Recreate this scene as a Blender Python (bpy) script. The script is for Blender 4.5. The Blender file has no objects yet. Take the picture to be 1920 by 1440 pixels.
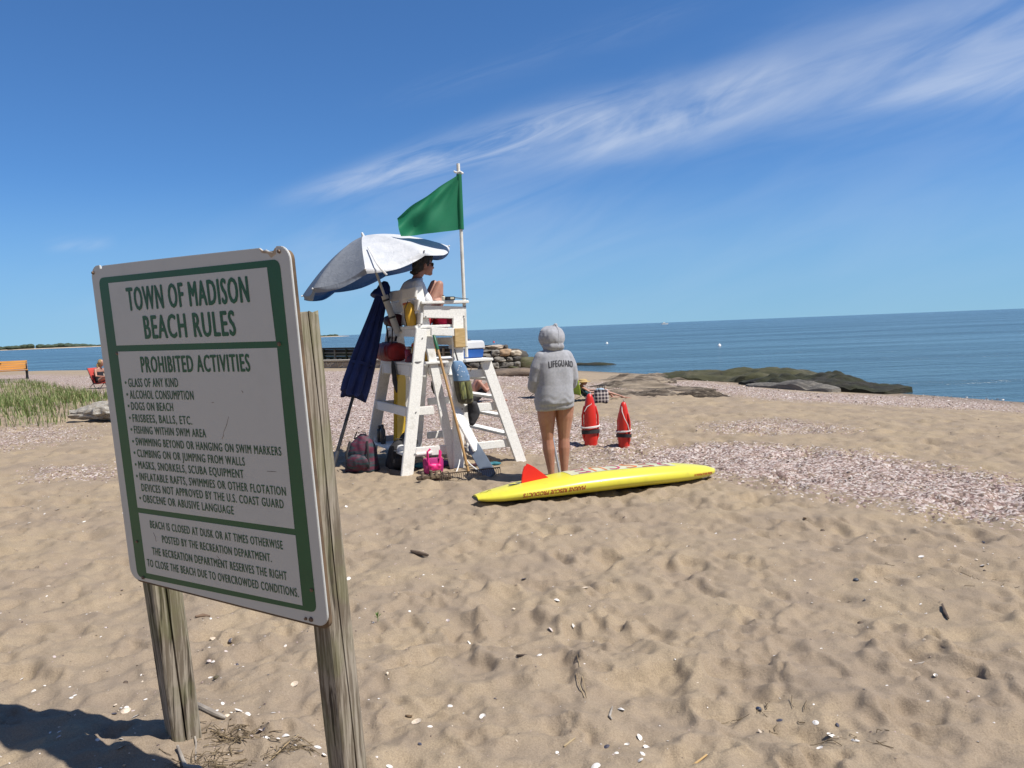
import bpy, bmesh, math, random
import numpy as np
from mathutils import Vector, Matrix, noise as mnoise
from mathutils.bvhtree import BVHTree
random.seed(7); RNG = np.random.default_rng(11)
R = math.radians
S = bpy.context.scene
COL = S.collection

# ------------------------------------------------------------------ camera
F_PX = 1440.0; ROLL = R(2.25); PITCH = math.atan(104/1440.0); CZ = 1.66
fwd = np.array([0, math.cos(PITCH), -math.sin(PITCH)])
_u0 = np.array([0, math.sin(PITCH), math.cos(PITCH)]); _r0 = np.array([1.0, 0, 0])
rgt = _r0*math.cos(ROLL) - _u0*math.sin(ROLL)
upv = _u0*math.cos(ROLL) + _r0*math.sin(ROLL)
EYE = np.array([0, 0, CZ])
cam_d = bpy.data.cameras.new('camera'); cam = bpy.data.objects.new('camera', cam_d); COL.objects.link(cam)
cam_d.sensor_width = 36; cam_d.lens = F_PX/1920*36; cam_d.clip_start = 0.05; cam_d.clip_end = 200000
cam.matrix_world = Matrix(((rgt[0], upv[0], -fwd[0], 0), (rgt[1], upv[1], -fwd[1], 0), (rgt[2], upv[2], -fwd[2], CZ), (0, 0, 0, 1)))
S.camera = cam

# ------------------------------------------------------------------ light, exposure
SUN_AZ, SUN_EL = R(-24), R(58)          # azimuth from +X towards +Y
sd = Vector((math.cos(SUN_AZ)*math.cos(SUN_EL), math.sin(SUN_AZ)*math.cos(SUN_EL), math.sin(SUN_EL)))
sun_d = bpy.data.lights.new('sun', 'SUN'); sun = bpy.data.objects.new('sun', sun_d); COL.objects.link(sun)
sun_d.energy = 5.0; sun_d.angle = R(0.53); sun_d.color = (1.0, 0.955, 0.88)
sun.rotation_euler = sd.to_track_quat('Z', 'Y').to_euler()
S.view_settings.view_transform = 'Standard'; S.view_settings.look = 'None'
S.view_settings.exposure = 0.30; S.view_settings.gamma = 1.0; S.view_settings.use_curve_mapping = False

def ray(px, py):
    return fwd + rgt*(px-960)/F_PX - upv*(py-720)/F_PX

# ------------------------------------------------------------------ node helpers
class NT:
    def __init__(self, tree): self.t = tree; tree.nodes.clear()
    def n(self, kind, **kw):
        nd = self.t.nodes.new(kind)
        for k, v in kw.items():
            if k in ('ins',): continue
            setattr(nd, k, v)
        for k, v in kw.get('ins', {}).items():
            self.set(nd, k, v)
        return nd
    def set(self, nd, k, v):
        s = nd.inputs[k]
        if isinstance(v, bpy.types.NodeSocket): self.t.links.new(v, s)
        elif isinstance(v, bpy.types.Node): self.t.links.new(v.outputs[0], s)
        else: s.default_value = v
    def math(self, op, a, b=0.0, c=None, clamp=False):
        nd = self.t.nodes.new('ShaderNodeMath'); nd.operation = op; nd.use_clamp = clamp
        self.set(nd, 0, a); self.set(nd, 1, b)
        if c is not None: self.set(nd, 2, c)
        return nd.outputs[0]
    def mix(self, fac, a, b):
        nd = self.t.nodes.new('ShaderNodeMix'); nd.data_type = 'RGBA'
        self.set(nd, 0, fac); self.set(nd, 6, c4(a)); self.set(nd, 7, c4(b))
        return nd.outputs[2]
    def ramp(self, fac, lo, hi, a=0.0, b=1.0):
        nd = self.t.nodes.new('ShaderNodeMapRange'); nd.interpolation_type = 'SMOOTHSTEP'
        self.set(nd, 0, fac); nd.inputs[1].default_value = lo; nd.inputs[2].default_value = hi
        nd.inputs[3].default_value = a; nd.inputs[4].default_value = b
        return nd.outputs[0]
    def noise(self, vec, scale, detail=4, rough=0.55, dist=0.0):
        nd = self.t.nodes.new('ShaderNodeTexNoise')
        self.set(nd, 'Vector', vec); nd.inputs['Scale'].default_value = scale
        nd.inputs['Detail'].default_value = detail; nd.inputs['Roughness'].default_value = rough; nd.inputs['Distortion'].default_value = dist
        return nd.outputs[0]
    def map(self, vec, scale=(1, 1, 1), rot=(0, 0, 0), loc=(0, 0, 0)):
        nd = self.t.nodes.new('ShaderNodeMapping'); self.set(nd, 'Vector', vec)
        nd.inputs['Scale'].default_value = scale; nd.inputs['Rotation'].default_value = rot; nd.inputs['Location'].default_value = loc
        return nd.outputs[0]
def c4(c):
    if isinstance(c, (tuple, list)) and len(c) == 3: return (c[0], c[1], c[2], 1.0)
    return c

def new_mat(name):
    m = bpy.data.materials.new(name); m.use_nodes = True
    nt = NT(m.node_tree)
    out = nt.n('ShaderNodeOutputMaterial'); b = nt.n('ShaderNodeBsdfPrincipled')
    m.node_tree.links.new(b.outputs[0], out.inputs[0])
    return m, nt, b, out

def mat(name, col, rough=0.6, col2=None, scale=6, lo=0.35, hi=0.65, bump=0.0, bscale=40, bdist=0.01, spec=0.5, stretch=(1, 1, 1), fine=0.0, **kw):
    m, nt, b, out = new_mat(name)
    tc = nt.n('ShaderNodeTexCoord'); v = nt.map(tc.outputs['Object'], stretch)
    if col2 is None: col2 = tuple(c*0.82 for c in col)
    fac = nt.ramp(nt.noise(v, scale, 5, 0.6), lo, hi)
    c = nt.mix(fac, col, col2)
    if fine:
        f2 = nt.ramp(nt.noise(v, scale*14, 3, 0.6), 0.3, 0.7, 1-fine, 1+fine)
        mm = nt.n('ShaderNodeVectorMath', operation='SCALE'); nt.set(mm, 0, c); nt.set(mm, 'Scale', f2); c = mm.outputs[0]
    nt.set(b, 'Base Color', c); nt.set(b, 'Roughness', rough)
    b.inputs['Specular IOR Level'].default_value = spec
    for k, val in kw.items(): b.inputs[k.replace('_', ' ')].default_value = val
    if bump:
        bp = nt.n('ShaderNodeBump'); bp.inputs['Strength'].default_value = bump; bp.inputs['Distance'].default_value = bdist
        nt.set(bp, 'Height', nt.noise(v, bscale, 4, 0.6)); nt.set(b, 'Normal', bp.outputs[0])
    return m

# ------------------------------------------------------------------ world: Nishita sky with high cirrus
W = bpy.data.worlds.new('World'); S.world = W; W.use_nodes = True
w = NT(W.node_tree)
wo = w.n('ShaderNodeOutputWorld'); bg = w.n('ShaderNodeBackground'); w.t.links.new(bg.outputs[0], wo.inputs[0])
sky = w.n('ShaderNodeTexSky', sky_type='NISHITA', sun_disc=False, sun_elevation=SUN_EL, sun_rotation=math.pi/2-SUN_AZ,
          altitude=0, air_density=1.0, dust_density=0.0, ozone_density=6.0)
_tc0 = w.n('ShaderNodeTexCoord'); _lift = w.n('ShaderNodeVectorMath', operation='ADD'); w.set(_lift, 0, _tc0.outputs['Generated']); _lift.inputs[1].default_value = (0, 0, 0.042)
_nrm = w.n('ShaderNodeVectorMath', operation='NORMALIZE'); w.set(_nrm, 0, _lift.outputs[0]); w.set(sky, 'Vector', _nrm.outputs[0])
_tint = w.n('ShaderNodeVectorMath', operation='MULTIPLY'); w.set(_tint, 0, sky.outputs[0]); _tint.inputs[1].default_value = (0.62, 0.93, 1.2)
hs = w.n('ShaderNodeHueSaturation'); hs.inputs['Saturation'].default_value = 1.0; w.set(hs, 'Color', _tint.outputs[0])
tc = w.n('ShaderNodeTexCoord'); sp = w.n('ShaderNodeSeparateXYZ'); w.set(sp, 0, tc.outputs['Generated'])
yy = w.math('MAXIMUM', sp.outputs[1], 0.12)
U = w.math('DIVIDE', sp.outputs[0], yy); V = w.math('DIVIDE', sp.outputs[2], yy)
cv = w.n('ShaderNodeCombineXYZ'); w.set(cv, 0, U); w.set(cv, 1, V)
front = w.ramp(sp.outputs[1], 0.15, 0.4)
def uvpt(px, py):
    d = ray(px, py); return d[0]/d[1], d[2]/d[1]
streak = w.noise(w.map(w.map(cv.outputs[0], (1, 1, 1), (0, 0, R(-19))), (1.5, 8, 1)), 2.0, 9, 0.53, 0.6)
streak2 = w.noise(w.map(w.map(cv.outputs[0], (1, 1, 1), (0, 0, R(-17))), (2.0, 16, 1), (0, 0, 0), (3, 1, 0)), 2.4, 8, 0.6, 0.8)
puff = w.noise(w.map(w.map(cv.outputs[0], (1, 1, 1), (0, 0, R(-22))), (3, 8, 1), (0, 0, 0), (5, 2, 0)), 2.4, 8, 0.52, 0.7)
def band(pts, w0, w1, strength, tex, lo, hi, u_in, u_out):
    P = np.array([uvpt(*p) for p in pts]); k = np.polyfit(P[:, 0], P[:, 1], 2)
    vc = w.math('ADD', w.math('MULTIPLY', w.math('ADD', w.math('MULTIPLY', U, float(k[0])), float(k[1])), U), float(k[2]))
    width = w.ramp(U, u_in[0], u_out[0], w0, w1)
    q = w.math('DIVIDE', w.math('SUBTRACT', V, vc), width)
    g = w.math('EXPONENT', w.math('MULTIPLY', w.math('MULTIPLY', q, q), -1.0))
    e = w.math('MULTIPLY', w.ramp(U, u_in[0], u_in[1]), w.ramp(U, u_out[0], u_out[1], 1.0, 0.0))
    d = w.math('MULTIPLY', w.math('MULTIPLY', g, e), w.ramp(tex, lo, hi))
    return w.math('MULTIPLY', d, strength)
def u_of(px): return (px-960)/1440
B1 = band([(700, 372), (880, 330), (1150, 258), (1400, 195), (1650, 120), (1900, 60)], 0.014, 0.095, 0.46, streak, 0.22, 0.80, (u_of(760), u_of(1250)), (u_of(2100), u_of(2500)))
B2 = band([(500, 380), (700, 336), (860, 285), (1000, 243), (1150, 205)], 0.012, 0.024, 0.55, streak2, 0.25, 0.7, (u_of(480), u_of(760)), (u_of(1000), u_of(1350)))
B3 = band([(1050, 260), (1200, 235), (1300, 200), (1400, 170)], 0.04, 0.035, 0.36, puff, 0.34, 0.68, (u_of(1000), u_of(1180)), (u_of(1330), u_of(1560)))
B4 = band([(700, 190), (900, 140), (1150, 60), (1300, 10)], 0.012, 0.02, 0.07, streak2, 0.3, 0.75, (u_of(650), u_of(850)), (u_of(1200), u_of(1500)))
B5 = band([(560, 470), (760, 425), (960, 395), (1200, 385)], 0.05, 0.05, 0.20, streak, 0.3, 0.75, (u_of(500), u_of(720)), (u_of(960), u_of(1300)))
B6 = band([(1600, 205), (1750, 170), (1920, 150)], 0.016, 0.03, 0.30, streak, 0.2, 0.65, (u_of(1560), u_of(1800)), (u_of(2000), u_of(2300)))
B7 = band([(100, 462), (180, 455), (230, 450)], 0.008, 0.008, 0.22, streak2, 0.2, 0.6, (u_of(90), u_of(160)), (u_of(180), u_of(250)))
B8 = band([(300, 560), (900, 500), (1400, 440), (1900, 380)], 0.07, 0.10, 0.10, streak, 0.2, 0.7, (u_of(-200), u_of(500)), (u_of(1700), u_of(2300)))
tot = B1
for b_ in (B2, B3, B4, B5, B6, B7, B8): tot = w.math('ADD', tot, b_)
tot = w.math('MULTIPLY', w.math('MINIMUM', tot, 0.50), front)
rear_fill = w.math('MULTIPLY', w.ramp(sp.outputs[1], -0.05, -0.55), w.ramp(w.noise(w.map(tc.outputs['Generated'], (2, 2, 5)), 1.6, 6, 0.6, 0.5), 0.25, 0.7, 0.35, 0.75))   # added warm fill in the unseen sky behind, takes blue out of the shade
low = w.ramp(sp.outputs[2], 0.0, 0.20, 0.65, 0.0)            # paler air low over the water
w.set(bg, 'Color', w.mix(tot, w.mix(rear_fill, w.mix(low, hs.outputs[0], (2.45, 4.5, 6.5)), (2.1, 1.85, 1.6)), (7.0, 7.6, 8.6)))
bg.inputs['Strength'].default_value = 0.086

# ------------------------------------------------------------------ object helpers
def tag(o, label=None, cat=None, group=None, kind=None):
    if label: o['label'] = label
    if cat: o['category'] = cat
    if group: o['group'] = group
    if kind: o['kind'] = kind
    return o
def thing(name, loc, rz=0.0, label=None, cat=None, group=None):
    o = bpy.data.objects.new(name, None); COL.objects.link(o)
    o.location = loc; o.rotation_euler = (0, 0, rz); o.empty_display_size = 0.1
    return tag(o, label, cat, group)
def frame_from(axis, up=(0, 0, 1)):
    a = np.asarray(axis, float); a = a/np.linalg.norm(a); u = np.asarray(up, float)
    if abs(a@u) > 0.97*np.linalg.norm(u): u = np.array([1.0, 0, 0]) if abs(a[0]) < 0.9 else np.array([0, 1.0, 0])
    s = np.cross(a, u); s /= np.linalg.norm(s); v = np.cross(s, a)
    return a, s, v
class M:
    """collects shapes of ONE part"""
    def __init__(self): self.v = []; self.f = []
    def add(self, verts, faces):
        k = len(self.v); self.v += [tuple(map(float, p)) for p in verts]; self.f += [tuple(i+k for i in f) for f in faces]; return self
    def box(self, c, s, rz=0.0):
        c = np.array(c, float); h = np.array(s, float)/2; ca, sa = math.cos(rz), math.sin(rz)
        P = []
        for z in (-1, 1):
            for x, y in ((-1, -1), (1, -1), (1, 1), (-1, 1)):
                X, Y = x*h[0], y*h[1]; P.append(c+np.array([X*ca-Y*sa, X*sa+Y*ca, z*h[2]]))
        return self.add(P, [(3, 2, 1, 0), (4, 5, 6, 7), (0, 1, 5, 4), (1, 2, 6, 5), (2, 3, 7, 6), (3, 0, 4, 7)])
    def beam(self, p, q, wd, dp, up=(0, 0, 1)):
        """board from p to q: wd across (side), dp along up"""
        p = np.array(p, float); q = np.array(q, float); a, s, v = frame_from(q-p, up)
        P = []
        for e in (p, q):
            for x, y in ((-1, -1), (1, -1), (1, 1), (-1, 1)): P.append(e+s*x*wd/2+v*y*dp/2)
        return self.add(P, [(3, 2, 1, 0), (4, 5, 6, 7), (0, 1, 5, 4), (1, 2, 6, 5), (2, 3, 7, 6), (3, 0, 4, 7)])
    def loft(self, rings, cap=True):
        n = len(rings[0]); P = [p for r in rings for p in r]; F = []
        for i in range(len(rings)-1):
            for j in range(n):
                F.append((i*n+j, i*n+(j+1) % n, (i+1)*n+(j+1) % n, (i+1)*n+j))
        if cap: F.append(tuple(reversed(range(n)))); F.append(tuple(range((len(rings)-1)*n, len(rings)*n)))
        return self.add(P, F)
    def tube(self, pts, r, n=10, cap=True, round_=False, flat=1.0, up=(0, 0, 1)):
        pts = [np.array(p, float) for p in pts]; k = len(pts)
        rs = list(r) if hasattr(r, '__len__') else [r]*k
        T = [pts[min(i+1, k-1)]-pts[max(i-1, 0)] for i in range(k)]
        a, s, v = frame_from(T[0], up)
        seq = []
        if round_:
            d = T[0]/np.linalg.norm(T[0])
            for t in (0.02, 0.35, 0.7): seq.append((pts[0]-d*rs[0]*math.cos(t*math.pi/2)*1.0, rs[0]*math.sin(t*math.pi/2), 0))
        for i in range(k): seq.append((pts[i], rs[i], i))
        if round_:
            d = T[-1]/np.linalg.norm(T[-1])
            for t in (0.7, 0.35, 0.02): seq.append((pts[-1]+d*rs[-1]*math.cos(t*math.pi/2), rs[-1]*math.sin(t*math.pi/2), k-1))
        rings = []
        for (c, rad, i) in seq:
            t = T[i]/np.linalg.norm(T[i]); s = s-t*(s@t); s /= np.linalg.norm(s); v = np.cross(s, t)*-1
            rings.append([c+(s*math.cos(x)+v*math.sin(x)*flat)*rad for x in [2*math.pi*j/n for j in range(n)]])
        return self.loft(rings, cap)
    def ell(self, c, r, n=16, m=10, rot=None):
        c = np.array(c, float); r = np.array(r, float)*np.ones(3); rings = []
        for i in range(m+1):
            th = math.pi*(0.02+0.96*i/m)
            ring = []
            for j in range(n):
                p = np.array([math.sin(th)*math.cos(2*math.pi*j/n)*r[0], math.sin(th)*math.sin(2*math.pi*j/n)*r[1], -math.cos(th)*r[2]])
                if rot is not None: p = np.array(rot @ Vector(p))
                ring.append(c+p)
            rings.append(ring)
        return self.loft(rings)
    def lathe(self, prof, n=20, c=(0, 0, 0)):
        return self.loft([[(c[0]+r*math.cos(2*math.pi*j/n), c[1]+r*math.sin(2*math.pi*j/n), c[2]+z) for j in range(n)] for r, z in prof])
    def grid(self, P):
        """P: rows x cols x 3"""
        h, wd = len(P), len(P[0])
        return self.add([p for r in P for p in r], [(i*wd+j, i*wd+j+1, (i+1)*wd+j+1, (i+1)*wd+j) for i in range(h-1) for j in range(wd-1)])
    def slab(self, poly, ax, ay, az, o, t0, t1):
        """polygon in the (ax, ay) plane at o, thick from t0 to t1 along az"""
        o = np.array(o, float); ax = np.array(ax, float); ay = np.array(ay, float); az = np.array(az, float); n = len(poly)
        P = [o+ax*x+ay*y+az*t0 for x, y in poly]+[o+ax*x+ay*y+az*t1 for x, y in poly]
        F = [tuple(reversed(range(n))), tuple(range(n, 2*n))]+[(i, (i+1) % n, n+(i+1) % n, n+i) for i in range(n)]
        return self.add(P, F)
    def mesh(self, name, bevel=0.0, smooth=False, angle=38, fixn=True):
        me = bpy.data.meshes.new(name); me.from_pydata(self.v, [], self.f)
        if bevel or fixn:
            bm = bmesh.new(); bm.from_mesh(me)
            if fixn: bmesh.ops.recalc_face_normals(bm, faces=bm.faces)
            if bevel: bmesh.ops.bevel(bm, geom=[e for e in bm.edges if len(e.link_faces) == 2 and e.calc_face_angle(0) > 0.6], offset=bevel, segments=2, affect='EDGES', clamp_overlap=True)
            bm.to_mesh(me); bm.free()
        if smooth or bevel:
            me.polygons.foreach_set('use_smooth', [True]*len(me.polygons)); me.set_sharp_from_angle(angle=R(angle))
        me.update(); return me
    def obj(self, name, m, parent=None, bevel=0.0, smooth=False, angle=38, loc=None, rz=0.0, fixn=True):
        return put(name, self.mesh(name, bevel, smooth, angle, fixn), m, parent, loc, rz)
def put(name, me, m, parent=None, loc=None, rz=0.0):
    o = bpy.data.objects.new(name, me); COL.objects.link(o)
    if m is not None:
        for mm in (m if isinstance(m, (list, tuple)) else [m]): me.materials.append(mm)
    if parent is not None: o.parent = parent
    if loc is not None: o.location = loc; o.rotation_euler = (0, 0, rz)
    return o
def fuse(mb, name, m, parent=None, voxel=0.008, smooth=4, disp=None):
    """union of overlapping closed shapes -> one continuous skin"""
    me = mb.mesh(name+'_tmp'); o = bpy.data.objects.new('tmp', me); COL.objects.link(o)
    md = o.modifiers.new('r', 'REMESH'); md.mode = 'VOXEL'; md.voxel_size = voxel; md.use_smooth_shade = True
    if smooth: ms = o.modifiers.new('s', 'SMOOTH'); ms.factor = 0.5; ms.iterations = smooth
    bpy.context.view_layer.update()
    me2 = bpy.data.meshes.new_from_object(o.evaluated_get(bpy.context.evaluated_depsgraph_get()))
    bpy.data.objects.remove(o); bpy.data.meshes.remove(me); me2.name = name
    if disp is not None:
        no = np.empty(len(me2.vertices)*3); me2.vertices.foreach_get('normal', no); no = no.reshape(-1, 3)
        co = np.empty(len(me2.vertices)*3); me2.vertices.foreach_get('co', co); co = co.reshape(-1, 3)
        co += no*np.array([disp(p) for p in co])[:, None]
        me2.vertices.foreach_set('co', co.ravel()); me2.update()
    me2.polygons.foreach_set('use_smooth', [True]*len(me2.polygons))
    return put(name, me2, m, parent)
def text_mesh(body, bold=0.0, align='LEFT', res=3, spread=1.0):
    cu = bpy.data.curves.new('t', 'FONT'); cu.body = body; cu.size = 1.0; cu.offset = bold; cu.align_x = align; cu.resolution_u = res; cu.space_character = spread
    o = bpy.data.objects.new('t', cu); COL.objects.link(o); bpy.context.view_layer.update()
    me = bpy.data.meshes.new_from_object(o.evaluated_get(bpy.context.evaluated_depsgraph_get()))
    bpy.data.objects.remove(o); bpy.data.curves.remove(cu)
    v = np.empty(len(me.vertices)*3); me.vertices.foreach_get('co', v); v = v.reshape(-1, 3)
    f = [tuple(p.vertices) for p in me.polygons]; bpy.data.meshes.remove(me)
    return v, f
_H = text_mesh('H')[0]; CAP = float(_H[:, 1].max()-_H[:, 1].min())

# ------------------------------------------------------------------ terrain function
SHORE = np.array([(60, -60), (30, -12), (20, 6), (13.05, 19.5), (9.6, 27.5), (7.0, 35), (1.2, 45), (-12, 53), (-25, 60), (-43, 71), (-120, 105), (-400, 180)], float)
LANDP = np.vstack([SHORE, [(-800, 180), (-800, -400), (60, -400)]])
def inland(x, y):
    """signed distance to the waterline, positive on land"""
    x = np.asarray(x, float); y = np.asarray(y, float); d2 = np.full(x.shape, 1e12)
    for a, b in zip(SHORE[:-1], SHORE[1:]):
        e = b-a; t = np.clip(((x-a[0])*e[0]+(y-a[1])*e[1])/(e@e), 0, 1)
        d2 = np.minimum(d2, (x-a[0]-t*e[0])**2+(y-a[1]-t*e[1])**2)
    ins = np.zeros(x.shape, bool); n = len(LANDP)
    for i in range(n):
        a, b = LANDP[i], LANDP[(i+1) % n]
        with np.errstate(divide='ignore', invalid='ignore'):
            c = ((a[1] > y) != (b[1] > y)) & (x < (b[0]-a[0])*(y-a[1])/(b[1]-a[1])+a[0])
        ins ^= c
    return np.where(ins, np.sqrt(d2), -np.sqrt(d2))
SEA = -0.70
def hbase(x, y):
    d = inland(x, y); t = np.clip((d+0.6)/11.5, 0, 1)
    h = SEA+0.75*(t*t*(3-2*t))-0.012
    h = np.where(d < -0.6, SEA-0.012+0.07*(d+0.6), h)
    return np.maximum(h, -3.5)
HX0, HX1, HY0, HY1, HC = -18.0, 16.0, -1.0, 36.0, 0.02
NXm, NYm = int((HX1-HX0)/HC), int((HY1-HY0)/HC)
def fbm(ny, nx, cell, wl_lo, wl_hi, beta, seed):
    r = np.random.default_rng(seed); fy = np.fft.fftfreq(ny, cell)[:, None]; fx = np.fft.rfftfreq(nx, cell)[None]
    k = np.sqrt(fx*fx+fy*fy); k[0, 0] = 1
    amp = np.where((k > 1/wl_hi) & (k < 1/wl_lo), k**-beta, 0)
    a = np.fft.irfft2(amp*np.exp(2j*np.pi*r.random(k.shape)), s=(ny, nx)); return (a/a.std()).astype(np.float32)
def make_bumps():
    H = np.zeros((NYm, NXm), np.float32); r = np.random.default_rng(5)
    Wx = fbm(NYm, NXm, HC, 0.08, 0.8, 1.5, 3)*0.040; Wy = fbm(NYm, NXm, HC, 0.08, 0.8, 1.5, 4)*0.040
    N = 15000
    cx = r.uniform(HX0+.5, HX1-.5, N); cy = r.uniform(HY0+.5, HY1-.5, N)
    for i in range(N):
        a = r.uniform(0.07, 0.17); b = a*r.uniform(0.40, 0.75); th = r.normal(2.6, 0.8); dp = r.uniform(0.012, 0.038)
        if i % 5 == 0: a *= 1.75; b *= 1.9; dp *= 1.5
        j0, j1 = int((cx[i]-.45-HX0)/HC), int((cx[i]+.45-HX0)/HC); i0, i1 = int((cy[i]-.45-HY0)/HC), int((cy[i]+.45-HY0)/HC)
        j0, i0 = max(j0, 0), max(i0, 0); sl = (slice(i0, i1), slice(j0, j1)); hh = H[sl]
        ys = HY0+(np.arange(i0, i0+hh.shape[0])+.5)*HC-cy[i]; xs = HX0+(np.arange(j0, j0+hh.shape[1])+.5)*HC-cx[i]
        X = xs[None]+Wx[sl]; Y = ys[:, None]+Wy[sl]
        u = (X*math.cos(th)+Y*math.sin(th))/a; v = (-X*math.sin(th)+Y*math.cos(th))/b
        q = np.sqrt(u*u+v*v)
        dent = -dp*(1-np.clip(q, 0, 1)**2.8)*(1+0.40*u) + dp*0.42*np.exp(-((q-1.12)/0.22)**2)*(1+0.5*np.clip(u, -1, 1))
        # a new step wipes the older ones under it
        wgt = np.clip((1.15-q)/0.4, 0, 0.8); H[sl] = hh*(1-wgt)+dent
    H += fbm(NYm, NXm, HC, 0.25, 1.6, 1.5, 8)*0.012+fbm(NYm, NXm, HC, 0.06, 0.3, 1.2, 9)*0.0032
    H -= np.abs(fbm(NYm, NXm, HC, 0.12, 0.7, 1.7, 12))*0.014           # sharp little crests
    n2 = fbm(NYm, NXm, HC, 0.05, 0.35, 1.4, 14); H -= np.abs(n2)*0.005
    return H*0.88
BUMP = make_bumps()
# worn smoother towards the water and far away
def bump_amp(x, y):
    d = inland(x, y); r_ = np.hypot(x, y)
    return np.clip(d/5, 0.0, 1)*np.where(r_ < 11, 1.0, np.clip(1-(r_-11)/26, 0.45, 1))
def bumps(x, y):
    gx = (np.asarray(x)-HX0)/HC-.5; gy = (np.asarray(y)-HY0)/HC-.5
    ok = (gx > 1) & (gx < NXm-2) & (gy > 1) & (gy < NYm-2)
    gx = np.clip(gx, 0, NXm-2); gy = np.clip(gy, 0, NYm-2); i = gx.astype(int); j = gy.astype(int); a = gx-i; b = gy-j
    z = BUMP[j, i]*(1-a)*(1-b)+BUMP[j, i+1]*a*(1-b)+BUMP[j+1, i]*(1-a)*b+BUMP[j+1, i+1]*a*b
    e = np.clip(np.minimum(np.minimum(gx, NXm-2-gx), np.minimum(gy, NYm-2-gy))*HC/1.5, 0, 1)
    return np.where(ok, z*e, 0)
# low mounds: at the cans, under the grass, at the sign's feet
MOUND = [(1.25, 10.75, 0.8, 0.05), (-10.0, 18.0, 4.5, 0.25), (-1.42, 3.0, 0.35, 0.035), (-0.72, 2.55, 0.3, 0.02)]
def hmound(x, y):
    z = np.zeros(np.shape(x))
    for a, b, r_, h in MOUND: z = z+h*np.exp(-(((x-a)**2+(y-b)**2)/r_**2))
    return z
def height(x, y):
    return hbase(x, y)+hmound(x, y)+bumps(x, y)*bump_amp(x, y)
def gz(x, y): return float(height(np.array([x]), np.array([y]))[0])
def gz0(x, y): return float((hbase(np.array([x]), np.array([y]))+hmound(np.array([x]), np.array([y])))[0])
def G(px, py, lift=0.0, smooth=True):
    """ground point seen at a pixel of the photograph"""
    d = ray(px, py); t = np.geomspace(1.0, 400, 6000); X = EYE[0]+d[0]*t; Y = EYE[1]+d[1]*t; Z = EYE[2]+d[2]*t
    h = hbase(X, Y)+hmound(X, Y)+lift
    k = np.argmax(Z < h); return np.array([X[k], Y[k], h[k]-lift])
def AT(px, py, Y):
    d = ray(px, py); return EYE+d*(Y/d[1])
# shell litter, drawn as ground polygons
def poly_px(pts): return [tuple(G(*p)[:2]) for p in pts]
BANDS = [
 (poly_px([(1150, 872), (1230, 838), (1330, 832), (1480, 836), (1640, 852), (1760, 875), (1920, 905), (2100, 935), (2100, 1010), (1920, 978), (1700, 948), (1500, 915), (1380, 893), (1300, 880)]), 1.0, 0.35),
 (poly_px([(560, 698), (700, 694), (780, 700), (1000, 735), (1010, 760), (960, 768), (900, 762), (860, 770), (860, 838), (640, 832), (560, 812)]), 0.9, 0.6),
 (poly_px([(870, 775), (960, 768), (1060, 775), (1180, 790), (1200, 815), (1100, 842), (1060, 850), (950, 845), (870, 840)]), 0.75, 0.4),
 (poly_px([(1040, 848), (1100, 836), (1215, 828), (1260, 840), (1200, 870), (1080, 868)]), 0.6, 0.3),
 (poly_px([(1330, 792), (1450, 784), (1560, 794), (1600, 808), (1450, 812), (1330, 806)]), 0.55, 0.3),
 (poly_px([(880, 696), (1000, 700), (1060, 722), (1200, 716), (1300, 712), (1500, 735), (1750, 742), (1920, 750), (1920, 772), (1700, 762), (1450, 748), (1250, 728), (1050, 740), (880, 715)]), 0.75, 0.8),
 (poly_px([(-100, 706), (70, 702), (200, 706), (220, 745), (150, 730), (60, 716), (-100, 726)]), 0.8, 1.0),
 (poly_px([(-100, 812), (60, 800), (150, 800), (150, 822), (0, 842), (-100, 850)]), 0.55, 0.5),
 (poly_px([(60, 878), (190, 868), (240, 880), (200, 895), (60, 900)]), 0.5, 0.2),
]
def shells_at(x, y):
    x = np.asarray(x, float); y = np.asarray(y, float); best = np.zeros(x.shape)
    for P, s, soft in BANDS:
        P = np.array(P); n = len(P); ins = np.zeros(x.shape, bool); d2 = np.full(x.shape, 1e9)
        for i in range(n):
            a, b = P[i], P[(i+1) % n]; e = b-a
            t = np.clip(((x-a[0])*e[0]+(y-a[1])*e[1])/(e@e+1e-9), 0, 1); d2 = np.minimum(d2, (x-a[0]-t*e[0])**2+(y-a[1]-t*e[1])**2)
            with np.errstate(divide='ignore', invalid='ignore'): ins ^= ((a[1] > y) != (b[1] > y)) & (x < (b[0]-a[0])*(y-a[1])/(b[1]-a[1])+a[0])
        sd_ = np.where(ins, np.sqrt(d2), -np.sqrt(d2)); best = np.maximum(best, s*np.clip(0.5+sd_/(2*soft), 0, 1))
    return best
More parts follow.
